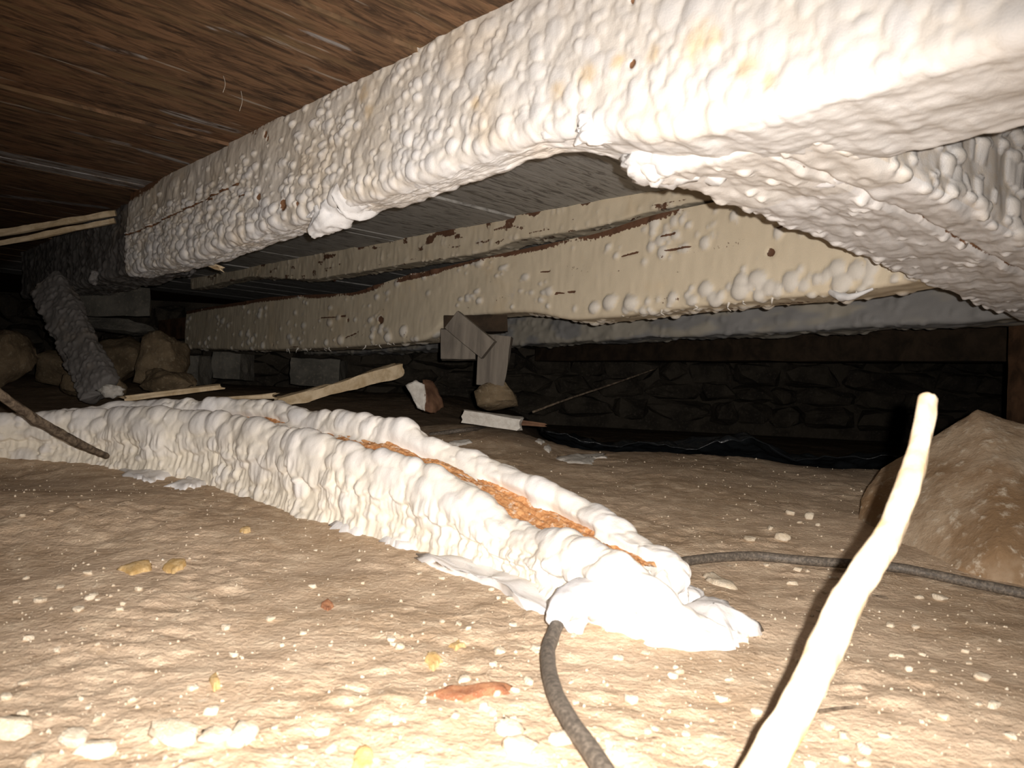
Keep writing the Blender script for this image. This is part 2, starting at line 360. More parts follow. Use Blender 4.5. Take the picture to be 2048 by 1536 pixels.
def blobs(u, v, n, rlo, rhi, seed, hk=(0.5, 0.9), dens=None, stretch=(1.0, 1.3), pw=0.55, us=None):
    """rounded foam beads over a surface with arc lengths u, v"""
    R = np.random.RandomState(seed); Hh = np.zeros((len(u), len(v)))
    for _ in range(n):
        a = u[0] + R.rand() * (u[-1] - u[0]); b = v[0] + R.rand() * (v[-1] - v[0]); kk = R.rand()
        if dens is not None and R.rand() > dens(a, b): continue
        r = rlo + (rhi - rlo) * kk * kk; rv = r * (stretch[0] + (stretch[1] - stretch[0]) * R.rand()); h = r * (hk[0] + (hk[1] - hk[0]) * R.rand())
        ru = r * (us(a) if us else 1.0)
        i0, i1 = np.searchsorted(u, [a - ru, a + ru]); j0, j1 = np.searchsorted(v, [b - rv, b + rv])
        if i1 <= i0 or j1 <= j0: continue
        d = ((u[i0:i1, None] - a) / ru) ** 2 + ((v[None, j0:j1] - b) / rv) ** 2
        q = h * np.maximum(0, 1 - d) ** pw
        Hh[i0:i1, j0:j1] = np.maximum(Hh[i0:i1, j0:j1], q)
    return Hh

# ------------------------------------------------------------------ the setting: dirt floor
ys = np.concatenate([np.linspace(-0.8, 0.30, 20, endpoint=False), 0.30 * (7.0 / 0.30) ** np.linspace(0, 1, 640)])
e = np.linspace(-1, 1, 620); xs = np.sinh(e * 2.4) / np.sinh(2.4) * 4.2 - 0.15
XX, YY = np.meshgrid(xs, ys, indexing='ij')
A = np.stack([XX, YY, zg(XX, YY)], -1)
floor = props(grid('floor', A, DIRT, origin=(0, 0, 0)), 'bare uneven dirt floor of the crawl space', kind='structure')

# ------------------------------------------------------------------ the setting: board ceiling
ZC = 0.455 + H
def slab(name, pts8, m, parent=None, origin=None):
    me = bpy.data.meshes.new(name)
    me.from_pydata([tuple(map(float, p)) for p in pts8], [], [(0, 1, 2, 3), (7, 6, 5, 4), (0, 4, 5, 1), (1, 5, 6, 2), (2, 6, 7, 3), (3, 7, 4, 0)])
    me.update(); return link(name, me, m, parent, origin)
def plan_box(b0, b1, c0, c1, z0, z1):
    f = lambda b, c, z: CB * b + CC * c + np.array([0, 0, z])
    return [f(b0, c0, z0), f(b1, c0, z0), f(b1, c1, z0), f(b0, c1, z0), f(b0, c0, z1), f(b1, c0, z1), f(b1, c1, z1), f(b0, c1, z1)]
ceil = slab('ceiling', plan_box(-2.6, 6.5, -2.6, 4.6, ZC + 0.025, ZC + 0.06), BROWN, origin=(0, 0, 0))
props(ceil, 'underside of the old board subfloor overhead', kind='structure')
rs = random.Random(4); b = -1.4; k = 0
STR = []
for x0_, y0_, x1_, y1_, w_ in [(335, 226, 470, 264, .013), (345, 250, 425, 268, .007), (185, 88, 285, 114, .006), (285, 298, 372, 326, .014), (150, 262, 255, 286, .008), (0, 392, 205, 416, .022), (420, 52, 500, 70, .005), (610, 60, 690, 92, .006)]:
    STR.append((PZ(x0_, y0_, ZC), PZ(x1_, y1_, ZC), w_))
def streaks(bq, cq):
    o = 0 * bq
    for p, q, w_ in STR:
        p2 = np.array([p @ CB, p @ CC]); d = np.array([q @ CB, q @ CC]) - p2
        t = np.clip(((bq - p2[0]) * d[0] + (cq - p2[1]) * d[1]) / (d @ d), 0, 1)
        o = np.maximum(o, 1.25 * np.exp(-((bq - p2[0] - t * d[0]) ** 2 + (cq - p2[1] - t * d[1]) ** 2) / w_ ** 2))
    return o
EDGES = []
while b < 4.6:
    w = rs.choice([0.19, 0.22, 0.24])
    if abs(b - 1.97) < 0.11 and k: w = 0.06
    dz = rs.uniform(-0.003, 0.003)
    nu = 300
    cc = np.linspace(-1.6, 3.4, nu); bb = np.concatenate([[0], np.linspace(0.0015, w - 0.003, 24), [w - 0.0015]])
    zz = np.zeros(26); zz[[0, -1]] = 0.022
    A = CB * (b + bb)[None, :, None] + CC * cc[:, None, None] + np.array([0, 0, 1.0]) * (ZC + dz + zz[None, :] + 0.0015 * fbm(cc[:, None] * 3 + 20, (b + bb)[None, :] * 12 + 20, 2, 7))[..., None]
    g = 1.0 if w < 0.1 else (0.55 if abs(b - 2.2) < 0.06 else 0.0)
    o = grid('plank', A, DECK, ceil, attrs={'grey': np.maximum(g, streaks(b + bb[None, :] + 0 * cc[:, None], cc[:, None] + 0 * bb[None, :]))}, origin=(0, 0, 0), smooth=False)
    b += w; k += 1

# ------------------------------------------------------------------ the setting: rubble walls at the back
rw = np.random.RandomState(11)
def rubble_wall(name, p0, p1, z0, z1, label, seed):
    p0 = np.array(p0, float); p1 = np.array(p1, float); d = (p1 - p0); L = np.linalg.norm(d); d /= L; nrm = np.array([d[1], -d[0], 0])
    if nrm @ (-p0) < 0: nrm = -nrm
    q = [p0 - nrm * 0.05, p1 - nrm * 0.05, p1 - nrm * 0.3, p0 - nrm * 0.3]
    w = slab(name, [x + np.array([0, 0, z0]) for x in q] + [x + np.array([0, 0, z1]) for x in q], BLACKROCK, origin=(0, 0, 0))
    props(w, label, kind='structure')
    R = np.random.RandomState(seed); z = z0 + 0.06; row = 0
    while z < z1 - 0.03:
        h = 0.10 + 0.07 * R.rand(); x = -0.1 * R.rand()
        while x < L:
            l = 0.16 + 0.24 * R.rand()
            c = p0 + d * (x + l / 2) + nrm * (0.02 * R.rand()) + np.array([0, 0, z + h / 2])
            pts = rockpts((0, 0, 0), (l * 0.53, 0.10, h * 0.53), R.randint(9999), 22)
            pts = c + pts[:, :1] * d + pts[:, 1:2] * nrm + pts[:, 2:] * np.array([0, 0, 1.0])
            hull('stone', pts, BLACKROCK, w, 2, 0.012, 14, False, R.randint(99), origin=(0, 0, 0)); x += l
        z += h
    return w
rubble_wall('wall_back', (-4.4, 4.6, 0), (4.0, 4.9, 0), 0.02, 0.66, 'dark rubble stone foundation wall at the back', 3)
rubble_wall('wall_left', (-4.0, 0.8, 0), (-4.2, 4.7, 0), 0.0, 0.66, 'dark rubble stone foundation wall on the left', 8)

# ------------------------------------------------------------------ foam-coated beams
def beam_coat(name, d0, top, bot, smin, smax, width, step, m, parent, blobf, back=0.06, r=0.02, bare=None, rnd=None, ztop_lift=0.0, extra=None):
    """foam skin of a beam running along CB whose front face is the upright plane p.CC = d0"""
    tp = np.array([PP(x, y, d0) for x, y in top]); bp = np.array([PP(x, y, d0) for x, y in bot])
    n = int((smax - smin) / step); s = np.linspace(smin, smax, n)
    ker = np.hanning(41); ker /= ker.sum()
    def sm(a): return np.convolve(np.pad(a, 20, 'edge'), ker, 'valid')
    zt = sm(pinterp(s, tp @ CB, tp[:, 2])); zb = sm(pinterp(s, bp @ CB, bp[:, 2]))
    width = width(s) if callable(width) else width + 0 * s
    hm = float(np.mean(zt - zb)); nf = int(hm / step); na = max(6, int(r * 1.57 / step)); nb = int((width.max() - 2 * r) / step); nk = int(back / step)
    zt = zt + ztop_lift
    Q = []; Z = []
    for t in np.linspace(0, 1, nf, endpoint=False): Q.append(0 * s); Z.append(zt + (zb + r - zt) * t)
    for a in np.linspace(0, np.pi / 2, na, endpoint=False): Q.append(0 * s + r - r * math.cos(a)); Z.append(zb + r - r * math.sin(a))
    for t in np.linspace(0, 1, nb, endpoint=False): Q.append(0 * s + r + (width - 2 * r) * t); Z.append(zb + 0)
    for a in np.linspace(0, np.pi / 2, na, endpoint=False): Q.append(0 * s + width - r + r * math.sin(a)); Z.append(zb + r - r * math.cos(a))
    for t in np.linspace(0, 1, max(nk, 2)): Q.append(0 * s + width); Z.append(zb + r + t * back)
    Q = np.array(Q).T; Z = np.array(Z).T
    A = CB * s[:, None, None] + CC * (d0 + Q)[..., None] + np.array([0, 0, 1.0]) * Z[..., None]
    Nn = normals(A)
    if (Nn[n // 2, nf // 2] @ CC) > 0: Nn = -Nn; flip = True
    else: flip = False
    v = np.concatenate([[0], np.cumsum(np.linalg.norm(np.diff(A[n // 2], axis=0), axis=1))])
    hface = v[nf]; D, B, BR, *TN = blobf(s, v, hface, A)
    A = A + Nn * D[..., None]
    if extra: A = extra(A, s, v, hface)
    at = {'blob': B, 'bare': BR}
    if TN: at['tan'] = TN[0]
    return grid(name, A, m, parent, flip, at)
def spot(s, v, A, pix, rad, d0, BR, D=None, depth=0.004):
    for (x, y), r in zip(pix, rad):
        p = PP(x, y, d0); q = np.linalg.norm(A - p, axis=2) / r
        w = np.clip(1.3 - q, 0, 1); BR[:] = np.maximum(BR, w * 1.2)
        if D is not None: D -= depth * ss(1.2, 0.5, q)

def crack(A, BR, D, pix, d0, w, depth):
    pts = [PP(x, y, d0) for x, y in pix]
    for a, b in zip(pts[:-1], pts[1:]):
        ab = b - a; t = np.clip(((A - a) @ ab) / (ab @ ab), 0, 1); d = np.linalg.norm(A - a - t[..., None] * ab, axis=2)
        wob = w * (0.5 + 1.0 * vn(A[..., 0] * 60 + 99, A[..., 2] * 60 + 99, 31))
        BR[:] = np.maximum(BR, 1.1 * ss(wob * 1.6, wob * 0.6, d)); D -= depth * ss(wob * 1.8, wob * 0.4, d)
# first beam -------------------------------------------------------
D1 = 0.60
top1 = [(2700, -1000), (1500, -330), (960, -14), (890, 27), (730, 120), (547, 232), (342, 345), (236, 412)]
bot1 = [(2700, -95), (2048, 86), (1467, 242), (1350, 268), (1270, 272), (1180, 268), (1078, 270), (993, 290), (839, 357), (702, 402), (634, 424), (512, 466), (381, 516), (236, 552)]
beam1 = thing('foam_coated_beam', 'large floor beam overhead thickly coated in lumpy white spray foam', 'beam', CB * 0.8 + CC * 0.68 + np.array([0, 0, 0.49]))
def f1(s, v, hf, A):
    S = s[:, None]; V = v[None, :]
    near = ss(1.15, 0.5, s)[:, None]                      # right-hand, closest stretch: softer merged lumps
    under = ss(hf + 0.0, hf + 0.03, V) + 0 * S
    d1 = blobs(s, v, 11000, 0.003, 0.0085, 21, (0.45, 0.9), dens=lambda a, b: ((0.03 + 0.97 * float(ss(0.05, 0.13, b + 0.05 * (vn(a * 5, 3.3, 6) - 0.5)))) if a > 1.15 else 0.85) * (0.3 if b > hf + 0.02 else 1) * (0.25 + 0.75 * float(ss(0.35, 0.6, vn(a * 9 + 40, b * 9 + 40, 30)))), stretch=(0.8, 1.15), us=lambda a: 1 + 1.5 * float(ss(0.5, 2.0, a)))
    d2 = blobs(s, v, 2600, 0.007, 0.016, 22, (0.18, 0.36), dens=lambda a, b: (1.0 if a < 1.1 else 0.15) * (0.3 if b > hf + 0.02 else 1) * (0.3 + 0.7 * float(ss(0.02, 0.1, b))), stretch=(0.7, 1.1), us=lambda a: 1 + 1.2 * float(ss(0.5, 2.0, a)))
    edge = blobs(s, v, 2400, 0.005, 0.012, 23, (0.5, 0.9), dens=lambda a, b: float(np.exp(-((b - hf + 0.012) / 0.024) ** 2)), stretch=(0.9, 1.4), us=lambda a: 1 + 1.2 * float(ss(0.5, 2.0, a)))
    lum = 0.0045 * fbm(S * 14 + 60, V * 14 + 60, 3, 3) + 0.0022 * fbm(S * 45 + 60, V * 38 + 60, 3, 5)
    streak = 0.0040 * fbm(S * 22 + 10, V * 110 + 10, 4, 11)
    top_fade = ss(0.0, 0.05, V) + 0 * S
    bl = np.maximum(np.maximum(d1 * (1 - 0.62 * near), d2 * (0.5 + 0.3 * near)), edge * (1 - 0.5 * near)) * (0.25 + 0.75 * top_fade)
    D = lum * (0.3 + 0.7 * top_fade) + bl * (1 - 0.6 * under) + streak * under + 0.004 * top_fade
    B = np.clip(bl / 0.006, 0, 1) * 0.8 + 0.2 * near + under * 0.5 + 0.25 * ss(0.4, 0.7, vn(S * 6 + 9, V * 6 + 9, 33)); B = np.clip(B, 0, 1)
    BR = 0.85 * ss(0.036, 0.0, V) * (0.3 + 0.95 * vn(S * 12 + 5, V * 30 + 5, 12)) + 0.42 * ss(0.5, 0.85, vn(S * 10 + 15, V * 16 + 15, 13)) * ss(0.10, 0.02, V)
    crack(A, BR, D, [(240, 478), (300, 455), (393, 410), (440, 388), (480, 368)], D1, 0.0022, 0.005)
    crack(A, BR, D, [(420, 402), (432, 399)], D1, 0.002, 0.004); crack(A, BR, D, [(480, 394), (496, 391)], D1, 0.0014, 0.003)
    spot(s, v, A, [(1268, 130), (1268, 2), (520, 396), (572, 411), (600, 412), (535, 270), (540, 278)], [0.0055, 0.004, 0.010, 0.012, 0.008, 0.008, 0.006], D1, BR, D, 0.004)
    TN = 0 * B
    for x, y, r_ in ((1400, 85, 0.028), (1430, 75, 0.018), (1180, 150, 0.020), (1120, 185, 0.018), (1240, 125, 0.014), (1310, 110, 0.014), (1500, 140, 0.018), (1545, 165, 0.012), (960, 210, 0.014), (735, 190, 0.022), (745, 225, 0.018), (1000, 330, 0.02)):
        TN = np.maximum(TN, 0.7 * np.clip(1.25 - np.linalg.norm(A - PP(x, y, D1), axis=2) / r_ * 0.8, 0, 1))
    return D, B, BR, TN
coat1 = beam_coat('foam_coating', D1, top1, bot1, -0.7, 2.17, lambda s: 0.068 + 0.104 * ss(0.66, 0.52, s), 0.0022, FOAM, beam1, f1, ztop_lift=0.012, r=0.015)
slab('timber', plan_box(-0.72, 2.16, D1 + 0.012, D1 + 0.058, 0.31 + H, ZC + 0.004), BROWN, beam1)

def drip(parent, pts, rad, seed, rough=0.35, freq=70, m=FOAM, label=None, n=60):
    o = tube('foam_drip', pts, rad, m, parent, seg=28, n=n, rough=rough, seed=seed, freq=freq)
    if label: o['label'] = label
    return o
dd = D1 + 0.03
drip(coat1, [PP(740, 372, dd), PP(700, 398, dd), PP(668, 425, dd - 0.012), PP(640, 452, dd - 0.02), PP(627, 468, dd - 0.022)], [0.028, 0.036, 0.031, 0.022, 0.009], 3, 0.28, 55, label='torn tongue of foam hanging from the lower edge')
drip(coat1, [PP(655, 425, dd - 0.02), PP(630, 428, dd - 0.03), PP(614, 434, dd - 0.035)], [0.012, 0.008, 0.002], 5, 0.3)
drip(coat1, [PP(1110, 245, D1 + .02), PP(1105, 262, D1 + .01), PP(1090, 268, D1 + .01), PP(1080, 275, D1 + .01)], [0.014, 0.010, 0.009, 0.003], 6, 0.2)
drip(coat1, [PP(1185, 245, D1 + .01), PP(1176, 265, D1), PP(1163, 278, D1), PP(1150, 290, D1)], [0.016, 0.014, 0.007, 0.0015], 7, 0.2)
drip(coat1, [PP(1225, 255, D1 + .02), PP(1195, 275, D1 + .01), PP(1178, 283, D1)], [0.016, 0.012, 0.004], 8, 0.2)
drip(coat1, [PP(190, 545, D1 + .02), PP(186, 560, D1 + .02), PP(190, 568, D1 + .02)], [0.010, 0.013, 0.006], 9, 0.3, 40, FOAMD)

# dull end of the first beam, set back in the left corner ---------------
D1B = 0.635
beam1b = thing('grey_beam_end', 'dull grey foam-coated beam end in the dark left corner', 'beam', PP(140, 520, D1B))
def fb(s, v, hf, A):
    S = s[:, None]; V = v[None, :]
    bl = blobs(s, v, 2600, 0.004, 0.010, 31, (0.4, 0.8)); lum = 0.012 * fbm(S * 12 + 60, V * 12 + 60, 4, 23)
    return lum + bl, np.clip(bl / 0.006, 0, 1) * 0.4, np.zeros_like(bl)
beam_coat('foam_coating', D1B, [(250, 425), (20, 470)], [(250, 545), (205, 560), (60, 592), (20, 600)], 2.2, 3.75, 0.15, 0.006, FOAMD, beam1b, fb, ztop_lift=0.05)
slab('timber', plan_box(2.17, 3.75, D1B + 0.01, D1B + 0.14, 0.30 + H, ZC + 0.004), BROWN, beam1b)

# cross beam --------------------------------------------------------
def m_(b, c, z): return CB * b + CC * c + np.array([0, 0, z])
beamx = thing('cross_beam', 'doubled cross beam running away to the right with grey streaked underside foam', 'beam', m_(0.44, 1.3, 0.49))
stepx = 0.003; c0, c1 = 0.640, 2.12; nc = int((c1 - c0) / stepx); cs = np.linspace(c0, c1, nc)
bL, bR = 0.548, 0.338; r = 0.018; ZX = 0.255 + H
sec = []
for t in np.linspace(0, 1, 40, endpoint=False): sec.append((bL, ZC - 0.0 + (ZX + r - ZC) * t))
for a in np.linspace(0, math.pi / 2, 10, endpoint=False): sec.append((bL - r + r * math.cos(a), ZX + r - r * math.sin(a)))
nu_ = int((bL - bR - 2 * r) / 0.003)
for t in np.linspace(0, 1, nu_, endpoint=False): sec.append((bL - r + (bR - bL + 2 * r) * t, ZX))
for a in np.linspace(0, math.pi / 2, 10, endpoint=False): sec.append((bR + r - r * math.sin(a), ZX + r - r * math.cos(a)))
for t in np.linspace(0, 1, 66): sec.append((bR, ZX + r + (ZC - ZX - r) * t))
sec = np.array(sec); vx = np.concatenate([[0], np.cumsum(np.linalg.norm(np.diff(sec, axis=0), axis=1))])
A = CB * sec[None, :, :1] + CC * cs[:, None, None] + np.array([0, 0, 1.0]) * sec[None, :, 1:]
sag = (-0.012 + 0.03 * ss(0.68, 0.64, cs) - 0.004 * np.sin(cs * 5))[:, None] * (sec[None, :, 1] < ZX + 0.03)
A[..., 2] += sag - (0.05 * (cs - 0.68))[:, None] * (sec[None, :, 1] < ZX + 0.06)
A += CB * (-0.085 * (cs - 0.68))[:, None, None]
Nn = normals(A)
if Nn[nc // 2, 60] @ np.array([0, 0, 1.0]) > 0: Nn = -Nn; fx = True
else: fx = False
S = cs[:, None]; V = vx[None, :]; Bq = sec[None, :, 0] + 0 * S; Zq = sec[None, :, 1] + 0 * S
under = ss(ZX + 0.03, ZX + 0.008, Zq); right = (np.abs(Bq - bR) < 0.006) * (1 - under); 
vR = vx[np.argmax(sec[:, 0] <= bR + 0.001)]
bl = blobs(cs, vx, 3000, 0.005, 0.013, 41, (0.5, 0.85), dens=lambda a, b_: 0.7 if b_ > vR - 0.012 else 0.0, stretch=(0.65, 0.95), us=lambda a: 1.5)
bs = blobs(cs, vx, 1800, 0.004, 0.010, 42, (0.35, 0.7), dens=lambda a, b_: 1.0 if abs(b_ - vx[44]) < 0.02 else 0.16, stretch=(0.7, 1.0))
streak = 0.0045 * fbm(S * 16 + 3 * vn(S * 4, V * 8, 2) + 10, V * 70 + S * 22 + 10, 4, 41) + 0.004 * fbm(S * 9 + 30, V * 11 + 30, 3, 43)
seam = np.exp(-((Bq - 0.396 - 0.003 * fbm(S * 8 + 4, 0 * V + 2, 2, 9)) / 0.0035) ** 2) * under
D = streak * under + bl + bs * (1 - right) + 0.004 * fbm(S * 20 + 9, V * 20 + 9, 3, 44) - 0.006 * seam + 0.002 * under * (Bq > 0.40)
brx = 0.7 * seam * ss(0.4, 0.6, vn(S * 14, V, 8))
D = np.where(S < 0.66, D * 0.6, D)
A2 = A + Nn * D[..., None]
coatx = grid('foam_coating', A2, FOAMX, beamx, fx, {'blob': np.clip(bl / 0.008, 0, 1) * 0.9 + np.clip(bs / 0.006, 0, 1) * 0.4 * (1 - right) + 0.5 * np.asarray(S < 0.85) * (0 * V + 1), 'bare': brx, 'tan': 0.55 * (right > 0) * (1 - np.clip(bl / 0.005, 0, 1))})
for ba, bb_ in ((0.40, 0.535), (0.352, 0.393)):
    q = plan_box(ba, bb_, 0.80, 2.1, ZX + 0.012, ZC + 0.004)
    q = [p + CB * (-0.085 * (p @ CC - 0.68)) + np.array([0, 0, -0.05 * (p @ CC - 0.68)]) * (i < 4) for i, p in enumerate(q)]
    slab('timber', q, BROWN, beamx)
# the swollen foam where it meets the first beam
pj = PZ(1320, 300, ZX + 0.005)
lump('foam_bulge', PZ(1330, 312, ZX + 0.012), (0.045, 0.05, 0.03), FOAM, coatx, 2, 0.35, 2.2)
lump('foam_bulge', PZ(1420, 318, ZX + 0.012), (0.045, 0.05, 0.024), FOAM, coatx, 3, 0.35, 2.2)
lump('foam_bulge', PZ(1680, 322, ZX + 0.012), (0.060, 0.034, 0.026), FOAML, coatx, 4, 0.25, 1.8)
lump('foam_bulge', PZ(1590, 335, ZX + 0.008), (0.04, 0.026, 0.016), FOAML, coatx, 5, 0.25, 1.8)

# second beam ---------------------------------------------------------
D2 = 1.36
top2 = [(1900, 250), (1440, 402), (1300, 430), (1200, 466), (1013, 505), (876, 537), (808, 552), (705, 586), (602, 590), (542, 594), (439, 611), (307, 634), (200, 650)]
bot2 = [(1990, 530), (1880, 550), (1840, 562), (1700, 586), (1500, 602), (1140, 642), (1128, 640), (1105, 632), (1060, 624), (1000, 625), (900, 636), (882, 642), (868, 672), (850, 680), (700, 694), (520, 700), (350, 697), (200, 700)]
beam2 = thing('tan_foam_beam', 'second floor beam behind, tan foam skin with scattered white beads and frayed lower edge', 'beam', PP(1000, 640, D2))
def f2(s, v, hf, A):
    S = s[:, None]; V = v[None, :]
    bl = blobs(s, v, 2300, 0.004, 0.012, 51, (0.45, 0.8), dens=lambda a, b: (1.0 if a < 1.7 else 0.35) * (float(ss(0.42, 0.68, vn(a * 7 + 3, b * 16 + 3, 22)))), us=lambda a: 1 + 0.8 * float(ss(0.5, 2.0, a)))
    ed = blobs(s, v, 5200, 0.006, 0.017, 52, (0.6, 0.95), dens=lambda a, b: float(np.exp(-((b - hf + 0.016) / 0.016) ** 2)) * (1.0 if a < 1.15 else 0.08), us=lambda a: 1.25)
    bl = np.maximum(bl, ed)
    fib = 0.0008 * fbm(S * 90 + 9, V * 26 + 9, 2, 16)
    D = bl + fib + 0.004 * fbm(S * 7 + 20, V * 12 + 20, 3, 17)
    B = np.clip(bl / 0.004, 0, 1) * 0.9
    BR = 1.1 * ss(0.03, 0.0, V) * (0.35 + 0.9 * vn(S * 10 + 2, V * 30, 18)) * ss(0.85, 1.05, S) + 0.42 * ss(0.74, 0.9, vn(S * 7 + 7, V * 90 + 7, 19))
    BR = BR + 0.3 * ss(hf - 0.008, hf + 0.004, V) * vn(S * 24, V * 9, 3)
    for cpx in ([(1322, 474), (1352, 466)], [(1324, 501), (1362, 496), (1402, 487)], [(1554, 458), (1567, 450)], [(1240, 512), (1275, 505)], [(1080, 545), (1100, 541)], [(1110, 587), (1148, 583)], [(690, 676), (715, 664)], [(640, 636), (690, 632)]): crack(A, BR, D, cpx, D2, 0.0019, 0.003)
    spot(s, v, A, [(1540, 505), (762, 640), (695, 640), (545, 690)], [0.010, 0.016, 0.008, 0.006], D2, BR, D, 0.004)
    return D, B, BR
coat2 = beam_coat('foam_coating', D2, top2, bot2, 0.478, 3.9, 0.10, 0.0046, FOAMT, beam2, f2, back=0.12, r=0.012)
b2t = np.array([PP(x, y, D2) for x, y in top2[1:]])
tp = []
for i in range(len(b2t) - 1):
    tp.append(b2t[i])
# its timber core follows the same sag
for (xa, ya, xb, yb) in [(1870, 498, 1010, 578), (1010, 578, 500, 650), (500, 650, 230, 672)]:
    pa = PP(xa, ya, D2 + 0.05); pb = PP(xb, yb, D2 + 0.05)
bar('timber', PP(1700, 500, D2 + 0.052), PP(880, 590, D2 + 0.052), 0.07, 0.12, BROWN, beam2, side=CC)
bar('timber', PP(860, 610, D2 + 0.052), PP(330, 662, D2 + 0.052), 0.07, 0.11, BROWN, beam2, side=CC)
rf = random.Random(8)
for i in range(26):
    px = rf.choice([rf.uniform(560, 800), rf.uniform(560, 800), rf.uniform(1180, 1720)])
    py = float(np.interp(px, [q[0] for q in bot2[::-1]], [q[1] for q in bot2[::-1]]))
    p = PP(px, py - 3, D2 + 0.008); l = rf.uniform(0.006, 0.022)
    tube('foam_drip', [p, p + np.array([rf.uniform(-.006, .006), rf.uniform(-.006, .006), -l * 0.6]), p + np.array([rf.uniform(-.01, .01), rf.uniform(-.006, .006), -l])], [0.003, 0.002, 0.0006], FOAMT, coat2, seg=6, n=6)
tube('foam_drip', [PP(1660, 582, D2 + 0.01), PP(1690, 594, D2 - 0.005), PP(1712, 590, D2 - 0.01), PP(1745, 578, D2)], [0.006, 0.008, 0.005, 0.003], FOAM, coat2, seg=10, n=16, rough=0.3, freq=90)
# ledger board above it
D2L = 1.375
ledger = thing('ledger_board', 'patchy tan ledger strip under the boards, above the cracked gap of the second beam', 'board', PP(900, 490, D2L))
def fl_(s, v, hf, A):
    S = s[:, None]; V = v[None, :]
    bl = blobs(s, v, 900, 0.003, 0.008, 61, (0.3, 0.7))
    D = bl + 0.0014 * fbm(S * 80 + 9, V * 24 + 9, 3, 26) + 0.006 * fbm(S * 9 + 20, V * 12 + 20, 3, 27)
    BR = 0.95 * ss(0.075, 0.0, V) * (0.15 + 0.95 * vn(S * 16 + 2, V * 40, 28)) + 0.6 * ss(0.6, 0.85, vn(S * 22 + 7, V * 70 + 7, 29))
    return D, np.clip(bl / 0.006, 0, 1) * 0.5, BR
beam_coat('foam_coating', D2L, [(1700, 285), (1430, 372), (1300, 372), (1113, 417), (839, 475), (600, 512), (330, 548)], [(1700, 345), (1440, 394), (1300, 422), (1200, 452), (1006, 484), (992, 500), (910, 514), (808, 529), (620, 560), (500, 553), (330, 590)], 0.552, 3.9, 0.07, 0.0052, FOAMT, ledger, fl_, back=0.04, r=0.006, ztop_lift=0.03)

# third beam -------------------------------------------------------------
D3 = 2.10
beam3 = thing('grey_blotched_beam', 'third beam further back with dull grey blotched foam', 'beam', PP(1500, 640, D3))
def f3(s, v, hf, A):
    S = s[:, None]; V = v[None, :]; bl = blobs(s, v, 700, 0.006, 0.016, 71, (0.3, 0.5))
    return 0.012 * fbm(S * 9 + 4, V * 14 + 4, 4, 33) + bl, ss(0.5, 0.75, fbm(S * 6 + 8, V * 16 + 8, 3, 35) + 0.5), 0 * bl
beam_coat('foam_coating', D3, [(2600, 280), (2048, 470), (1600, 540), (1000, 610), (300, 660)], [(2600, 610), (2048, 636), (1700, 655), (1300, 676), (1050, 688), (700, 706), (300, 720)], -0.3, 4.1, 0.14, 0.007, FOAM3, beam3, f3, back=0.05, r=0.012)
slab('timber', plan_box(-0.3, 2.2, D3 + 0.02, D3 + 0.12, 0.235 + H, ZC), BROWN, beam3)
# fourth: bare, almost lost in the dark
beam4 = bar('bare_joist', PP(2400, 672, 2.85), PP(1080, 694, 2.85), 0.06, 0.15, DARKW, side=CC, seed=4, jit=0.004, ns=60, origin=None)
props(beam4, 'bare dark joist behind the grey blotched beam', 'joist')

# post at the right edge -------------------------------------------------
po = bar('support_post', P(2066, 858, 1.95) - np.array([0, 0, 0.06]), P(2074, 632, 1.95), 0.085, 0.085, BROWN, seed=6, jit=0.004, ns=30)
props(po, 'reddish-brown upright post at the right edge of the picture', 'post')

# ------------------------------------------------------------------ foam-covered timber lying on the dirt
pix = [(1500, 1284), (1440, 1292), (1385, 1296), (1325, 1290), (1230, 1265), (1110, 1205), (1000, 1150), (850, 1100), (700, 1060), (600, 1030), (420, 968), (290, 945), (200, 926), (100, 919), (0, 917), (-120, 925)]
fb_ = np.array([G(x, y) for x, y in pix])
hf_ = [0.004, 0.014, 0.024, 0.040, 0.064, 0.064, 0.062, 0.108, 0.114, 0.122, 0.118, 0.112, 0.100, 0.084, 0.072, 0.066]
hb_ = [0.004, 0.010, 0.016, 0.026, 0.050, 0.076, 0.108, 0.132, 0.156, 0.156, 0.148, 0.140, 0.118, 0.092, 0.070, 0.062]
wl_ = [0.02, 0.065, 0.085, 0.10, 0.11, 0.112, 0.112, 0.112, 0.112, 0.112, 0.112, 0.112, 0.11, 0.10, 0.10, 0.10]
NL = 760; front = crom(fb_, NL)
L0 = np.concatenate([[0], np.cumsum(np.linalg.norm(np.diff(fb_, axis=0), axis=1))]); L1 = np.linspace(0, L0[-1], NL)
ker = np.hanning(31); ker /= ker.sum(); smo = lambda a: np.convolve(np.pad(a, 15, 'edge'), ker, 'valid')
front = np.stack([smo(front[:, i]) for i in range(3)], 1)
hF = smo(np.interp(L1, L0, hf_)); hB = smo(np.interp(L1, L0, hb_)); hB = hB + 0.10 * hB * fbm(L1 * 9 + 4, L1 * 0 + 4, 3, 57); wL = smo(np.interp(L1, L0, wl_))
tan = np.gradient(front, axis=0); tan[:, 2] = 0; tan /= np.linalg.norm(tan, axis=1, keepdims=True)
tan = np.stack([smo(tan[:, i]) for i in range(3)], 1); bk = np.stack([tan[:, 1], -tan[:, 0], 0 * tan[:, 0]], 1); bk /= np.linalg.norm(bk, axis=1, keepdims=True)
if bk[NL // 2, 1] < 0: bk = -bk
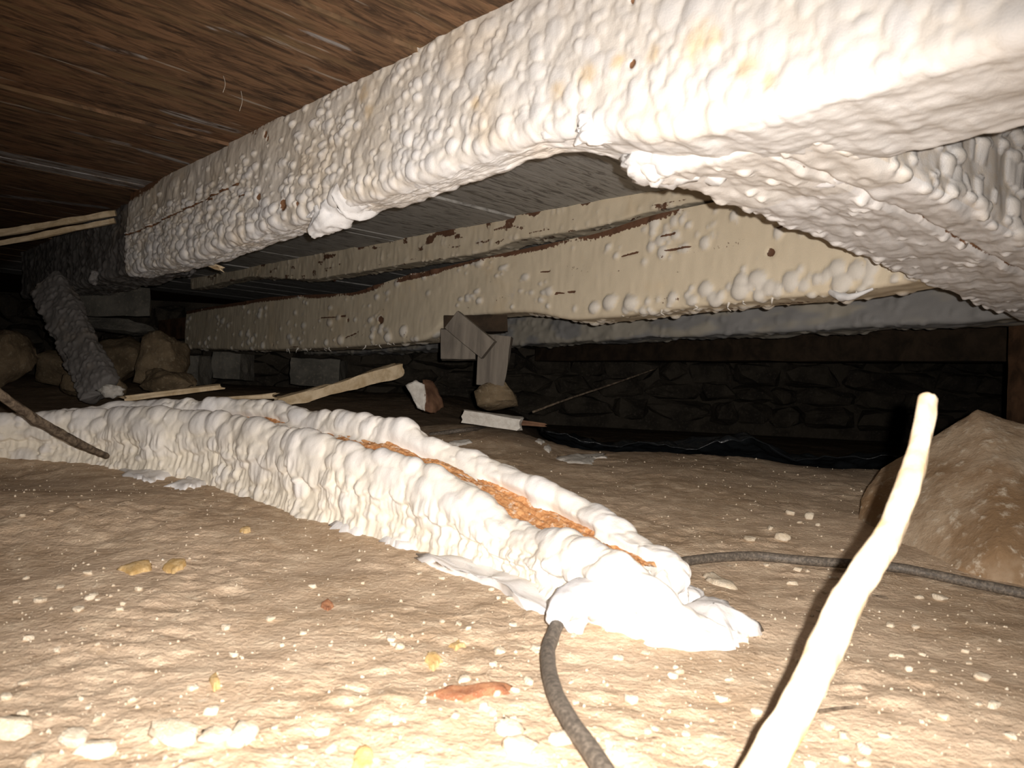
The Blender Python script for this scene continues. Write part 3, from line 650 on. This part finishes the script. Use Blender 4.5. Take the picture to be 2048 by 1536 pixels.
# section: (across fraction, kind of height)
secs = [(-0.10, 'z', -0.10), (-0.05, 'f', 0.08), (0.0, 'f', 0.30), (0.02, 'f', 0.62), (0.05, 'f', 0.86), (0.12, 'f', 0.985), (0.20, 'f', 0.985), (0.27, 'f', 0.95), (0.34, 'v', 0.12), (0.64, 'v', 0.52), (0.73, 'b', 0.93), (0.80, 'b', 0.985), (0.88, 'b', 0.98), (0.96, 'b', 0.85), (1.0, 'b', 0.55), (1.02, 'b', 0.2), (1.06, 'z', -0.15)]
NVL = 170; hv = np.minimum(hF, hB) * 0.80
xsq = np.array([q[0] for q in secs]); Hs = []
for fr, kd, k in secs:
    Hs.append({'f': hF * k, 'b': hB * k, 'v': hF * 0.93 * (1 - k) + hB * 0.86 * k, 'z': 0 * hF + k * 0.08}[kd])
Hs = np.array(Hs).T                                   # NL x nsec
par = np.concatenate([[0], np.cumsum(np.hypot(np.diff(xsq) * 0.11, np.diff(Hs[NL // 2])))]); pv = np.linspace(0, par[-1], NVL)
Xs = np.array([crom(np.stack([xsq, xsq * 0], 1), 2)[0, 0]] * 1)
def cr1(xp, yp, x):
    m = np.gradient(yp, xp); i = np.clip(np.searchsorted(xp, x) - 1, 0, len(xp) - 2); h = xp[i + 1] - xp[i]; t = (x - xp[i]) / h
    return (2 * t**3 - 3 * t**2 + 1) * yp[i] + (t**3 - 2 * t**2 + t) * h * m[i] + (-2 * t**3 + 3 * t**2) * yp[i + 1] + (t**3 - t**2) * h * m[i + 1]
XF = cr1(par, xsq, pv); HF = np.array([cr1(par, Hs[i], pv) for i in range(NL)])
A = front[:, None] + bk[:, None] * (XF[None] * wL[:, None])[..., None]; 
A[..., 2] = zg0(A[..., 0], A[..., 1]) * 0 + front[:, 2][:, None] + HF
Nn = normals(A)
if Nn[NL // 2, 60][2] < 0: Nn = -Nn; fL = True
else: fL = False
S = L1[:, None]; V = pv[None, :]; u = L1; v = pv; pr = np.interp([0.02, 0.12, 0.28, 0.36, 0.60, 0.70, 0.97], xsq, par)
ridge = lambda b_: (pr[0] - 0.03 < b_ < pr[2]) or (b_ > pr[5] - 0.008)
bl = blobs(u, v, 1700, 0.007, 0.019, 81, (0.2, 0.42), dens=lambda a, b_: 1.0 if ridge(b_) else 0.05, stretch=(0.9, 1.7), us=lambda a: 1.5)
bl2 = blobs(u, v, 2600, 0.003, 0.009, 82, (0.4, 0.8), dens=lambda a, b_: (0.9 if a < 1.0 else 0.5) if b_ < pr[0] + 0.004 else (0.9 if a > 1.25 else 0.10), stretch=(0.9, 1.6), us=lambda a: 1.3)
lobes = blobs(u, v, 90, 0.010, 0.018, 83, (0.4, 0.7), dens=lambda a, b_: 1.0 if b_ < pr[0] else 0.0)
bl = np.maximum(np.maximum(bl, bl2), lobes)
fib = 0.0035 * fbm(S * 150 + 9, V * 22 + 9, 3, 36) * ss(pr[0] + 0.02, pr[0] - 0.01, V)
vb = pr[0] - 0.014 + 0.012 * fbm(S * 22 + 5, 0 * S + 5, 2, 48) - 0.010 * np.abs(np.sin(S * 75 + 6 * vn(S * 6, 0 * S, 5)))
band = ss(vb - 0.003, vb + 0.004, V) * ss(pr[2], pr[1], V)
valley = ss(pr[2], pr[3], V) * ss(pr[5], pr[4], V)
endt = ss(0.0, 0.12, S)
D = (bl + 0.008 * fbm(S * 16 + 9, V * 16 + 9, 3, 37) + 0.002) * (1 - 0.8 * valley) * (0.25 + 0.75 * endt) + fib + 0.0075 * band * endt + 0.0016 * fbm(S * 70 + 3, V * 60 + 3, 3, 55) * (1 - 0.6 * valley)
# gaps in the foam along the top let the timber show
gp = ss(0.38, 0.62, vn(S * 8 + 4, V * 14 + 4, 38) * 0.5 + vn(S * 26 + 4, V * 60 + 4, 39) * 0.5); px_l = 1024 + F * (front[:, 0] / front[:, 1])
open_ = np.interp(px_l, [-50, 330, 420, 560, 700, 760, 900, 960, 1230, 1330, 1400], [0, 0, 0.8, 0.7, 0.2, 0.3, 0.85, 1.0, 1.0, 0.75, 0.3])[:, None]
D = D - 0.020 * valley * np.clip(gp * open_ * 1.4 + 0.12 * (open_ > 0.93), 0, 1)
A2 = A + Nn * D[..., None]
log = thing('foam_covered_timber', 'fallen timber on the dirt buried in thick bubbly white foam', 'timber', front[NL // 3])
coatl = grid('foam_coating', A2, FOAML, log, fL, {'blob': np.clip(bl / 0.009, 0, 1) * 0.7 + 0.3 * ss(pr[0] - 0.01, pr[1], V), 'bare': 0 * D})
# the timber core seen along the top
Kc = 260; ii = np.linspace(int(NL * 0.10), int(NL * 0.86), Kc).astype(int)
base = front[ii]; bb = bk[ii]; ww = wL[ii]; tz = base[:, 2] + hv[ii] - 0.004
fr = np.linspace(0.22, 0.78, 40)
Ac = base[:, None] + bb[:, None] * (fr[None] * ww[:, None])[..., None]
kf = np.clip((fr - 0.34) / 0.30 * 0.40 + 0.12, 0, 1)[None]; Ac[..., 2] = 0.004 * np.abs(fbm(L1[ii][:, None] * 20 + 5, fr[None] * 30 + 5, 3, 47)) + base[:, 2][:, None] + hF[ii][:, None] * 0.93 * (1 - kf) + hB[ii][:, None] * 0.86 * kf - 0.003 + 0.0035 * fbm(L1[ii][:, None] * 30 + 5, fr[None] * 14 + 5, 4, 45) + 0.002 * fbm(L1[ii][:, None] * 140 + 5, fr[None] * 40 + 5, 2, 46)
lo = Ac.copy(); lo[..., 2] = (base[:, 2] + 0.01)[:, None]
Af = np.concatenate([lo[:, :1], Ac, lo[:, -1:]], 1)
grid('timber', Af, ORANGE, log)
props(log.children[-1] if log.children else log)
# splashes of foam at its foot
patch('foam_skirt', [(240, 935), (262, 962), (300, 972), (360, 950), (330, 930)], FOAML, coatl, 0.004, 3, 0.006, rag=0.5)
patch('foam_skirt', [(338, 978), (365, 965), (395, 945), (440, 955), (400, 975), (370, 985)], FOAML, coatl, 0.004, 4, 0.005, rag=0.5)
patch('foam_skirt', [(500, 985), (560, 1010), (600, 1025), (560, 985)], FOAML, coatl, 0.005, 14, 0.006, rag=0.5)
patch('foam_skirt', [(660, 1058), (720, 1075), (765, 1065), (800, 1050), (740, 1035), (690, 1040)], FOAML, coatl, 0.006, 5, 0.007, rag=0.4)
patch('foam_skirt', [(765, 1085), (800, 1098), (850, 1100), (830, 1075), (790, 1070)], FOAML, coatl, 0.005, 6, 0.006, rag=0.5)
o = patch('foam_skirt', [(838, 1112), (842, 1128), (925, 1152), (1000, 1180), (1050, 1222), (1095, 1238), (1110, 1205), (1060, 1165), (960, 1130)], FOAML, coatl, 0.006, 7, 0.006, rag=0.2); o['label'] = 'loose flat shelf of foam in front of the timber'
patch('foam_skirt', [(1300, 1292), (1380, 1306), (1470, 1302), (1475, 1285), (1522, 1271), (1485, 1255), (1455, 1225), (1400, 1212), (1330, 1240)], FOAML, coatl, 0.005, 8, 0.005, rag=0.25, n=16, dome=0.016)
patch('foam_skirt', [(1400, 1215), (1412, 1198), (1370, 1180), (1340, 1185), (1345, 1215)], FOAML, coatl, 0.004, 9, 0.004, rag=0.35, n=12, dome=0.008)
rl = random.Random(2)
for (x, y, rr) in [(1240, 1262, .016), (1262, 1272, .012), (1215, 1238, .013), (1168, 1248, .012), (1255, 1240, .012), (620, 1022, .012), (640, 1028, .010), (690, 1048, .012), (725, 1045, .014), (590, 1005, .012)]:
    p = G(x, y); lump('foam_bead', p + np.array([0, 0, rr * 0.6]), (rr, rr, rr * 0.95), FOAML, coatl, rl.randint(0, 99), 0.12, 1.6, 3)
# foam collar where the cable leaves it, with a torn lobe
g1 = G(1150, 1270)
tube('foam_collar', [P(1215, 1205, 0.80), P(1165, 1196, 0.775), P(1128, 1212, 0.745), P(1112, 1238, 0.725)], [0.024, 0.019, 0.015, 0.0105], FOAML, coatl, seg=24, n=30, rough=0.15, freq=40)
tube('foam_collar', [P(1150, 1205, 0.775), P(1150, 1240, 0.765), P(1152, 1278, 0.755)], [0.016, 0.012, 0.004], FOAML, coatl, seg=20, n=24, rough=0.25, freq=60, flat=0.6)

# ------------------------------------------------------------------ cable
cp = [P(1215, 1215, 0.80), P(1150, 1208, 0.765), P(1122, 1236, 0.735), P(1104, 1275, 0.70)]
for x, y in [(1094, 1340), (1106, 1410), (1140, 1480), (1192, 1560), (1260, 1680)]:
    p = G(x, y); p[2] = float(zg0(p[0], p[1])) + 0.011; cp.append(p)
cp = cp[::-1]
g = G(1270, 1170); cp.append(np.array([*(0.5 * (P(1215, 1215, 0.80) + G(1335, 1146)))[:2], 0.02]))
for x, y in [(1335, 1143), (1400, 1128), (1500, 1122), (1600, 1130), (1700, 1138), (1800, 1147), (1920, 1172), (2048, 1200), (2200, 1235)]:
    p = G(x, y); p[2] = p[2] * 0.4 + 0.6 * float(zg0(p[0], p[1])) + 0.008; cp.append(p)
o = tube('cable', cp, 0.0066, CABLE, seg=14, n=260, rough=0.04, freq=60)
props(o, 'dusty black cable snaking across the dirt under the foam-covered timber', 'cable')

# ------------------------------------------------------------------ the near stick
o = tube('wooden_stick', [P(1488, 1640, 0.400), P(1525, 1545, 0.418), P(1610, 1385, 0.448), P(1697, 1200, 0.487), P(1784, 1055, 0.525), P(1830, 930, 0.558), P(1847, 850, 0.58), P(1856, 797, 0.592)], [0.0108, 0.0106, 0.0100, 0.0096, 0.0092, 0.0082, 0.0074, 0.0066], STICKM, seg=26, n=140, rough=0.13, freq=38, seed=4)
props(o, 'pale bare stick standing up out of the dirt close to the lens', 'stick')

# ------------------------------------------------------------------ big rock on the right
rk = [P(1714, 1034, 1.36), P(1722, 1000, 1.37), P(1762, 938, 1.40), P(1850, 884, 1.40), P(1955, 818, 1.36), P(2010, 842, 1.34), P(2090, 862, 1.3), P(2300, 960, 1.2), P(2350, 1260, 0.98), P(2040, 1205, 1.03), P(1900, 1150, 1.10), P(1800, 1092, 1.22),
      P(1940, 985, 1.22), P(2060, 1010, 1.12), P(2000, 1100, 1.06), P(1850, 1000, 1.285)]
rk += [p + np.array([0.12, 0.25, -0.05]) for p in rk[:7]] + [np.array([p[0], p[1], p[2] - 0.06]) for p in rk[8:12]] + [P(1714, 1034, 1.36) - np.array([0, 0, 0.05])]
o = hull('boulder', rk, ROCK, None, 14, 0.0035, 18, True, 3); props(o, 'big angular dusty tan boulder behind the pale stick', 'boulder')

# ------------------------------------------------------------------ middle distance: stub post and rubble
post = thing('stub_post', 'short grey wooden stub post propping up the second beam', 'post', P(985, 820, 2.1))
bar('trunk', P(980, 772, 2.08), P(991, 672, 2.08), 0.075, 0.07, GREYW, post, seed=2, jit=0.006, ns=20, taper=1.25)
bar('brace', P(905, 640, 2.02), P(978, 700, 2.0), 0.028, 0.055, GREYW, post, seed=3, jit=0.004, ns=14)
bar('packing_block', P(884, 690, 2.14), P(952, 690, 2.14), 0.08, 0.085, GREYW, post, seed=5, jit=0.006, ns=10)
bar('cap_plate', P(890, 650, 2.14), P(1015, 646, 2.14), 0.06, 0.05, DARKW, post, seed=6, jit=0.006, ns=20)
hull('foot_block', rockpts(P(994, 796, 2.06), (0.062, 0.05, 0.042), 5), ROCKD, post, 4, 0.008, 20, True, 2)
patch_c = P(985, 838, 2.0)
o = bar('white_plank', P(930, 832, 2.00), P(1042, 848, 1.98), 0.07, 0.026, PAPER, seed=8, jit=0.006, ns=24, ragged=0.007); props(o, 'broken white-coated plank at the foot of the stub post', 'plank')
o = bar('brown_plank', P(1000, 842, 2.03), P(1085, 850, 2.03), 0.05, 0.02, REDW, seed=18, jit=0.005, ns=16, taper=0.4, ragged=0.02); props(o, 'reddish splintered board end beside the white plank', 'plank')
ch = thing('broken_block', 'small upright broken block, half white and half brown, left of the stub post', 'block', P(858, 825, 2.0))
hull('block', [P(846, 760, 2.04), P(866, 762, 2.06), P(884, 795, 2.04), P(889, 815, 2.04), P(872, 826, 2.0), P(846, 822, 1.98), P(850, 790, 1.98), P(880, 800, 2.12), P(850, 770, 2.1), P(850, 822, 2.1)], REDW, ch, 5, 0.006, 25, True, 4)
hull('foam_layer', [P(814, 772, 2.0), P(832, 762, 2.0), P(850, 768, 1.99), P(852, 800, 1.975), P(850, 822, 1.97), P(834, 816, 1.98), P(830, 790, 1.99), P(840, 790, 2.05)], PAPER, ch, 5, 0.006, 30, True, 6)
o = bar('lath', P(556, 806, 1.95), P(800, 740, 2.15), 0.030, 0.024, PALEW, seed=9, jit=0.006, ns=40, taper=1.5, ragged=0.006, freq=20); props(o, 'pale lath strip slanting up behind the foam-covered timber', 'lath')
o = bar('board_scrap', P(250, 798, 1.82), P(440, 774, 1.95), 0.035, 0.014, PALEW, seed=10, jit=0.005, ns=24, ragged=0.02); props(o, 'thin pale board scrap behind the far end of the foamed timber', 'board')
o = bar('board_scrap', P(425, 800, 1.9), P(545, 792, 1.96), 0.05, 0.014, PALEW, seed=12, jit=0.006, ns=20, ragged=0.03); props(o, 'curled pale scrap beside the lower end of the slanting lath', 'board')
o = bar('board_scrap', P(380, 512, 1.9), P(440, 536, 1.86), 0.035, 0.012, PALEW, seed=13, jit=0.004, ns=12, ragged=0.02); props(o, 'small tan splinter sticking down below the first beam', 'splinter')
o = tube('root', [P(1066, 824, 2.15), P(1130, 800, 2.25), P(1220, 770, 2.4), P(1310, 738, 2.6)], [0.0035, 0.003, 0.003, 0.002], TWIG, seg=8, n=40, rough=0.15); props(o, 'thin wiry root stretching into the dark right of the stub post', 'root')
o = tube('thin_cable', [G(860, 868), G(950, 862) + np.array([0, 0, .005]), G(1010, 858)], 0.006, CABLE, seg=8, n=30); props(o, 'short dark line of cable lying behind the timber near the white plank', 'cable')

# crumpled black plastic in the hollow
nx, ny = 150, 90
px_ = np.linspace(0.10, 1.35, nx); py_ = np.linspace(0, 1, ny); XX, TT = np.meshgrid(px_, py_, indexing='ij')
YY = 2.06 + 0.04 * np.sin(XX * 9) - 0.12 * ss(0.2, 1.1, XX) + TT * (0.75 + 0.15 * np.sin(XX * 5))
ZZ = zg(XX, YY) + 0.012 + 0.03 * ss(0, 0.2, TT) + 0.05 * np.abs(fbm(XX * 5 + 20, YY * 5 + 20, 3, 50)) + 0.02 * np.abs(fbm(XX * 16 + 20, YY * 16 + 20, 3, 52))
o = grid('plastic_sheet', np.stack([XX, YY, ZZ], -1), PLASTIC); sm_ = o.modifiers.new('thickness', 'SOLIDIFY'); sm_.thickness = 0.002
props(o, 'crumpled black plastic sheet in the dark hollow right of the stub post', 'sheet')

# ------------------------------------------------------------------ left corner: pier, boulders, leaning board, laths
pier = thing('stone_pier', 'stacked stone pier under the beams in the left corner', 'pier', P(240, 780, 2.7))
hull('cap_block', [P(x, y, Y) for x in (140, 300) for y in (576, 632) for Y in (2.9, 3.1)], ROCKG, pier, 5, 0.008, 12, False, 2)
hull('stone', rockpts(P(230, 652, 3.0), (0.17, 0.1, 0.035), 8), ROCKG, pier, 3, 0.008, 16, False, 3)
hull('stone', rockpts(P(225, 720, 2.85), (0.13, 0.1, 0.10), 9), ROCKD, pier, 4, 0.012, 14, True, 4)
hull('stone', rockpts(P(130, 740, 2.8), (0.11, 0.1, 0.07), 10), ROCKD, pier, 4, 0.012, 14, True, 5)
for i, (x, y, Y, r_, sd, lab) in enumerate([(5, 715, 2.3, (0.085, 0.09, 0.10), 12, 'rounded brown boulder at the far left edge'), (322, 722, 2.5, (0.095, 0.09, 0.085), 13, 'pitted brown boulder right of the leaning grey board'), (340, 768, 2.35, (0.08, 0.07, 0.04), 14, 'flat brown stone below the pitted boulder'), (185, 770, 2.3, (0.09, 0.05, 0.04), 15, 'low brown stone beneath the foot of the leaning board')]):
    o = hull('boulder', rockpts(P(x, y, Y), r_, sd, 26), ROCKD, None, 5, 0.014, 16, True, sd); props(o, lab, 'boulder')
for i, (x, y, Y, w_, h_, sd, lab) in enumerate([(388, 735, 3.0, 0.10, 0.09, 3, 'dark grey block in the shade under the second beam, left one'), (468, 728, 3.1, 0.11, 0.085, 4, 'dark grey block in the shade under the second beam, middle one'), (640, 740, 3.2, 0.20, 0.09, 5, 'long dark block in the shade behind the slanting lath')]):
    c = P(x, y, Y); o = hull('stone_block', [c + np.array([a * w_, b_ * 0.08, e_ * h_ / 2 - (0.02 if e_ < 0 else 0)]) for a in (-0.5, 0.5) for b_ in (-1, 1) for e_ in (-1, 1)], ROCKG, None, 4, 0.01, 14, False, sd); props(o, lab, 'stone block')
lb = thing('leaning_board', 'grey foam-crusted board leaning from the beam end down to the ground', 'board', P(205, 795, 2.1))
pa, pb = P(98, 570, 2.35), P(205, 788, 2.1); T = pb - pa; Lb = np.linalg.norm(T); T /= Lb
sd_ = np.cross(T, [0, 1.0, 0]); sd_ /= np.linalg.norm(sd_); nn_ = np.cross(sd_, T)
if nn_[1] > 0: nn_ = -nn_
n1, n2 = 120, 96; t1 = np.linspace(0, 1, n1); hw, ht, rr_ = 0.056, 0.026, 0.018
dense = np.linspace(0, 2 * np.pi, 2000, endpoint=False); cx_ = np.clip(np.cos(dense) * 3, -1, 1) * (hw - rr_) + np.cos(dense) * rr_; cy_ = np.clip(np.sin(dense) * 3, -1, 1) * (ht - rr_) + np.sin(dense) * rr_
cl = np.concatenate([[0], np.cumsum(np.hypot(np.diff(cx_), np.diff(cy_)))]); vv = np.linspace(0, cl[-1], n2, endpoint=False); sx = np.interp(vv, cl, cx_); sy = np.interp(vv, cl, cy_); sl = np.hypot(sx / hw, sy / ht)
bl = blobs(t1 * Lb, vv, 900, 0.003, 0.008, 91, (0.4, 0.8)) + 0.008 * fbm((t1 * Lb)[:, None] * 22 + 9, sx[None] * 22 + sy[None] * 30 + 9, 3, 6)
taper = ss(1.0, 0.97, t1)[:, None] * (1 - 0.1 * t1[:, None]) * 0.95 + 0.05
A = pa + T * (t1 * Lb)[:, None, None] + sd_ * (sx[None] * taper + bl * np.sign(sx)[None] * (np.abs(sx) > hw - rr_)[None])[..., None] + nn_ * (sy[None] * taper + bl * np.sign(sy)[None] * (np.abs(sy) > ht - rr_)[None])[..., None]
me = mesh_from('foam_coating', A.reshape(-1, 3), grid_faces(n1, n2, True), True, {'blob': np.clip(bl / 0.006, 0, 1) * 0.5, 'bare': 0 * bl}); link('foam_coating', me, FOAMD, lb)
lump('foam_drip', P(222, 782, 2.06), (0.03, 0.02, 0.018), PAPER, lb, 5, 0.4, 3, 3)
o = bar('lath', P(-80, 480, 2.0), P(232, 426, 2.05), 0.012, 0.017, PALEW, seed=20, jit=0.004, ns=40, freq=20); props(o, 'upper pale lath strip reaching the first beam from the left edge', 'lath')
o = bar('lath', P(-80, 503, 1.98), P(230, 441, 2.03), 0.010, 0.013, PALEW, seed=21, jit=0.003, ns=40, freq=20); props(o, 'thinner lath strip just below the pale one by the left edge', 'lath')
o = tube('twig', [P(-60, 735, 1.12), P(0, 788, 1.15), P(60, 832, 1.2), P(130, 872, 1.27), P(180, 898, 1.34), P(214, 912, 1.40)], [0.0068, 0.0070, 0.0072, 0.0068, 0.006, 0.005], TWIG, seg=14, n=90, rough=0.16, freq=45, seed=7)
props(o, 'dark rough twig leaning across the far end of the foamed timber', 'twig')

# ------------------------------------------------------------------ flakes, chips and crumbs on the dirt
for i, (pp, m, lab, cat) in enumerate([
    ([(1115, 912), (1135, 925), (1185, 924), (1190, 914), (1215, 914), (1210, 906), (1150, 905)], PAPER, 'long ragged white flake on the dirt by the black plastic', 'flake'),
    ([(893, 890), (915, 893), (943, 888), (940, 883), (905, 885)], PAPER, 'narrow white flake behind the ridge of the foamed timber', 'flake'),
    ([(1086, 898), (1096, 890), (1104, 898), (1098, 904)], PAPER, 'small curled white flake left of the long ragged flake', 'flake'),
    ([(1070, 884), (1078, 880), (1090, 886), (1082, 890)], PAPER, 'tiny white flake at the edge of the black plastic', 'flake'),
    ([(1408, 1148), (1425, 1143), (1470, 1165), (1472, 1178), (1440, 1172), (1415, 1160)], CRUMB, 'flat cream chip on the dirt just right of the foamed end', 'chip'),
    ([(236, 1150), (262, 1160), (304, 1148), (300, 1137), (262, 1140)], CHIP, 'orange-yellow wood chip, the left of a pair on the dirt', 'chip'),
    ([(322, 1146), (345, 1156), (368, 1146), (372, 1132), (345, 1132)], CHIP, 'orange-yellow wood chip, the right of a pair on the dirt', 'chip'),
    ([(478, 1072), (490, 1076), (502, 1072), (498, 1065), (484, 1066)], CHIP, 'tiny orange chip lying in front of the foamed timber', 'chip'),
    ([(850, 1325), (866, 1338), (884, 1325), (872, 1312), (855, 1314)], CHIP, 'yellow chip left of the cable on the bright dirt', 'chip'),
    ([(898, 1292), (912, 1302), (932, 1294), (918, 1282)], CHIP, 'small yellowish chip uphill of the yellow chip', 'chip'),
    ([(418, 1362), (428, 1384), (440, 1376), (432, 1350)], CHIP, 'small yellow chip in the left foreground', 'chip'),
    ([(712, 1500), (705, 1530), (740, 1540), (748, 1512), (730, 1490)], CHIP, 'orange chip at the bottom edge of the picture', 'chip'),
    ([(860, 1395), (930, 1412), (1015, 1392), (1022, 1378), (960, 1392), (890, 1388)], REDCH, 'reddish-brown strip of bark left of the cable', 'bark'),
    ([(640, 1215), (655, 1222), (668, 1215), (655, 1208)], REDCH, 'tiny reddish crumb below the flat foam shelf', 'chip')]):
    o = patch('flake' if m is PAPER else 'chip', pp, m, None, 0.003, 20 + i, 0.004, rag=0.28); props(o, lab, cat)
o = tube('thin_twig', [G(1618, 1432) + np.array([0, 0, .002]), G(1680, 1430) + np.array([0, 0, .002]), G(1730, 1432) + np.array([0, 0, .003])], 0.0012, TWIG, seg=6, n=12, rough=0.3); props(o, 'thin dark twig lying right of the pale stick', 'twig')
o = tube('thin_twig', [G(1745, 1186) + np.array([0, 0, .002]), G(1775, 1192) + np.array([0, 0, .002])], 0.0014, TWIG, seg=6, n=8, rough=0.3); props(o, 'tiny dark twig beside the stick near the boulder', 'twig')
for a, b_, lab in [((482, 182), (479, 222), 'longer pale thread hanging from the brown boards'), ((447, 152), (446, 185), 'shorter pale thread hanging from the brown boards')]:
    Y = PZ(a[0], a[1], ZC)[1] - 0.003; q = P(a[0], a[1], Y); o = tube('thread', [q, P((a[0] + b_[0]) / 2 + 4, (a[1] + b_[1]) / 2, Y), P(b_[0], b_[1], Y)], 0.0004, HAIR, seg=5, n=10); props(o, lab, 'thread')

meshes = [hull('pebble', rockpts((0, 0, 0), (1, 1, 0.75), 300 + i, 18), CRUMB, None, 2, 0.12, 1.6, True, i, me_only=True) for i in range(6)]
for me in meshes: me.materials.append(CRUMB)
rp = random.Random(77); spots = []
OWN = {0: 'white crumb on the dirt just left of the upper bend of the cable', 1: 'white crumb above the yellow chip, left of the cable', 4: 'largest pale pebble in the bottom left foreground', 5: 'pale pebble beside the largest one in the left foreground', 6: 'pale pebble right of the two at the bottom left', 7: 'pale pebble in the bottom left corner beside a twin', 11: 'largest pale lump on the dirt between the foamed end and the boulder', 12: 'pale lump farthest back on the dirt left of the boulder', 22: 'pale pebble just left of the cable near the bottom edge', 24: 'pale pebble touching the cable near the bottom edge', 26: 'pale pebble at the extreme bottom left edge'}
named = [(1000, 1305, .006), (782, 1282, .0055), (1030, 1385, .004), (1072, 1308, .005), (350, 1480, .014), (430, 1495, .009), (480, 1490, .011), (150, 1480, .010), (190, 1500, .010), (540, 1240, .005), (1500, 1085, .009), (1565, 1080, .011), (1620, 1038, .011), (1580, 1030, .008), (1540, 1062, .006), (1668, 1155, .006), (1585, 1165, .006), (1880, 1190, .008), (1838, 1188, .006), (1965, 1370, .007), (1690, 1480, .006), (1690, 1520, .005), (1020, 1475, .010), (1040, 1505, .010), (1125, 1490, .009), (1240, 1510, .007), (20, 1460, .012), (645, 1460, .006), (655, 1215, .004), (120, 1180, .005), (180, 1205, .005), (80, 1205, .006)]
for x, y, r_ in named: spots.append((*G(x, y)[:2], r_))
while len(spots) < 190:
    px = rp.uniform(0, 2048); py = 1010 + 526 * rp.random() ** 0.8
    p = G(px, py)
    fx_ = np.interp(px, [q[0] for q in pix[::-1]], [q[1] for q in pix[::-1]])
    if px < 1520 and py < fx_ + 30: continue
    if px > 1700 and py < 1210: continue
    spots.append((p[0], p[1], rp.uniform(0.0018, 0.0052)))
for i, (x, y, r_) in enumerate(spots):
    o = bpy.data.objects.new('pebble', meshes[i % 6]); COL.objects.link(o); o.location = (x, y, float(zg(x, y)) + r_ * 0.25)
    o.scale = (r_ * rp.uniform(0.8, 1.4), r_ * rp.uniform(0.8, 1.2), r_ * rp.uniform(0.7, 1.05)); o.rotation_euler = (0, 0, rp.uniform(0, 6))
    props(o, OWN.get(i, 'small pale crumb lying loose on the bare dirt floor'), 'pebble', None if i in OWN else 'pale crumbs scattered over the dirt')
# finer grit
R = np.random.RandomState(6); n = 5000; Y = 0.38 * (2.0 / 0.38) ** R.rand(n); X = (R.rand(n) * 1.5 - 0.75) * Y; rr = (0.0005 + 0.0020 * R.rand(n) ** 4) * (0.6 + 0.4 * Y)
oc = np.array([(1, 0, 0), (0, 1, 0), (-1, 0, 0), (0, -1, 0), (0, 0, 1), (0, 0, -1)], float); of = np.array([(0, 1, 4), (1, 2, 4), (2, 3, 4), (3, 0, 4), (1, 0, 5), (2, 1, 5), (3, 2, 5), (0, 3, 5)])
Vv = oc[None] * rr[:, None, None] * (0.6 + 0.8 * R.rand(n, 6, 1)); Vv[..., 0] += X[:, None]; Vv[..., 1] += Y[:, None]; Vv[..., 2] += (zg(X, Y) + rr * 0.3)[:, None]
Ff = (of[None] + (np.arange(n) * 6)[:, None, None]).reshape(-1, 3)
o = link('grit', mesh_from('grit', Vv.reshape(-1, 3), Ff, True), CRUMB, origin=(0, 0, 0)); props(o, 'fine pale grit strewn over the dirt floor', 'grit', kind='stuff')
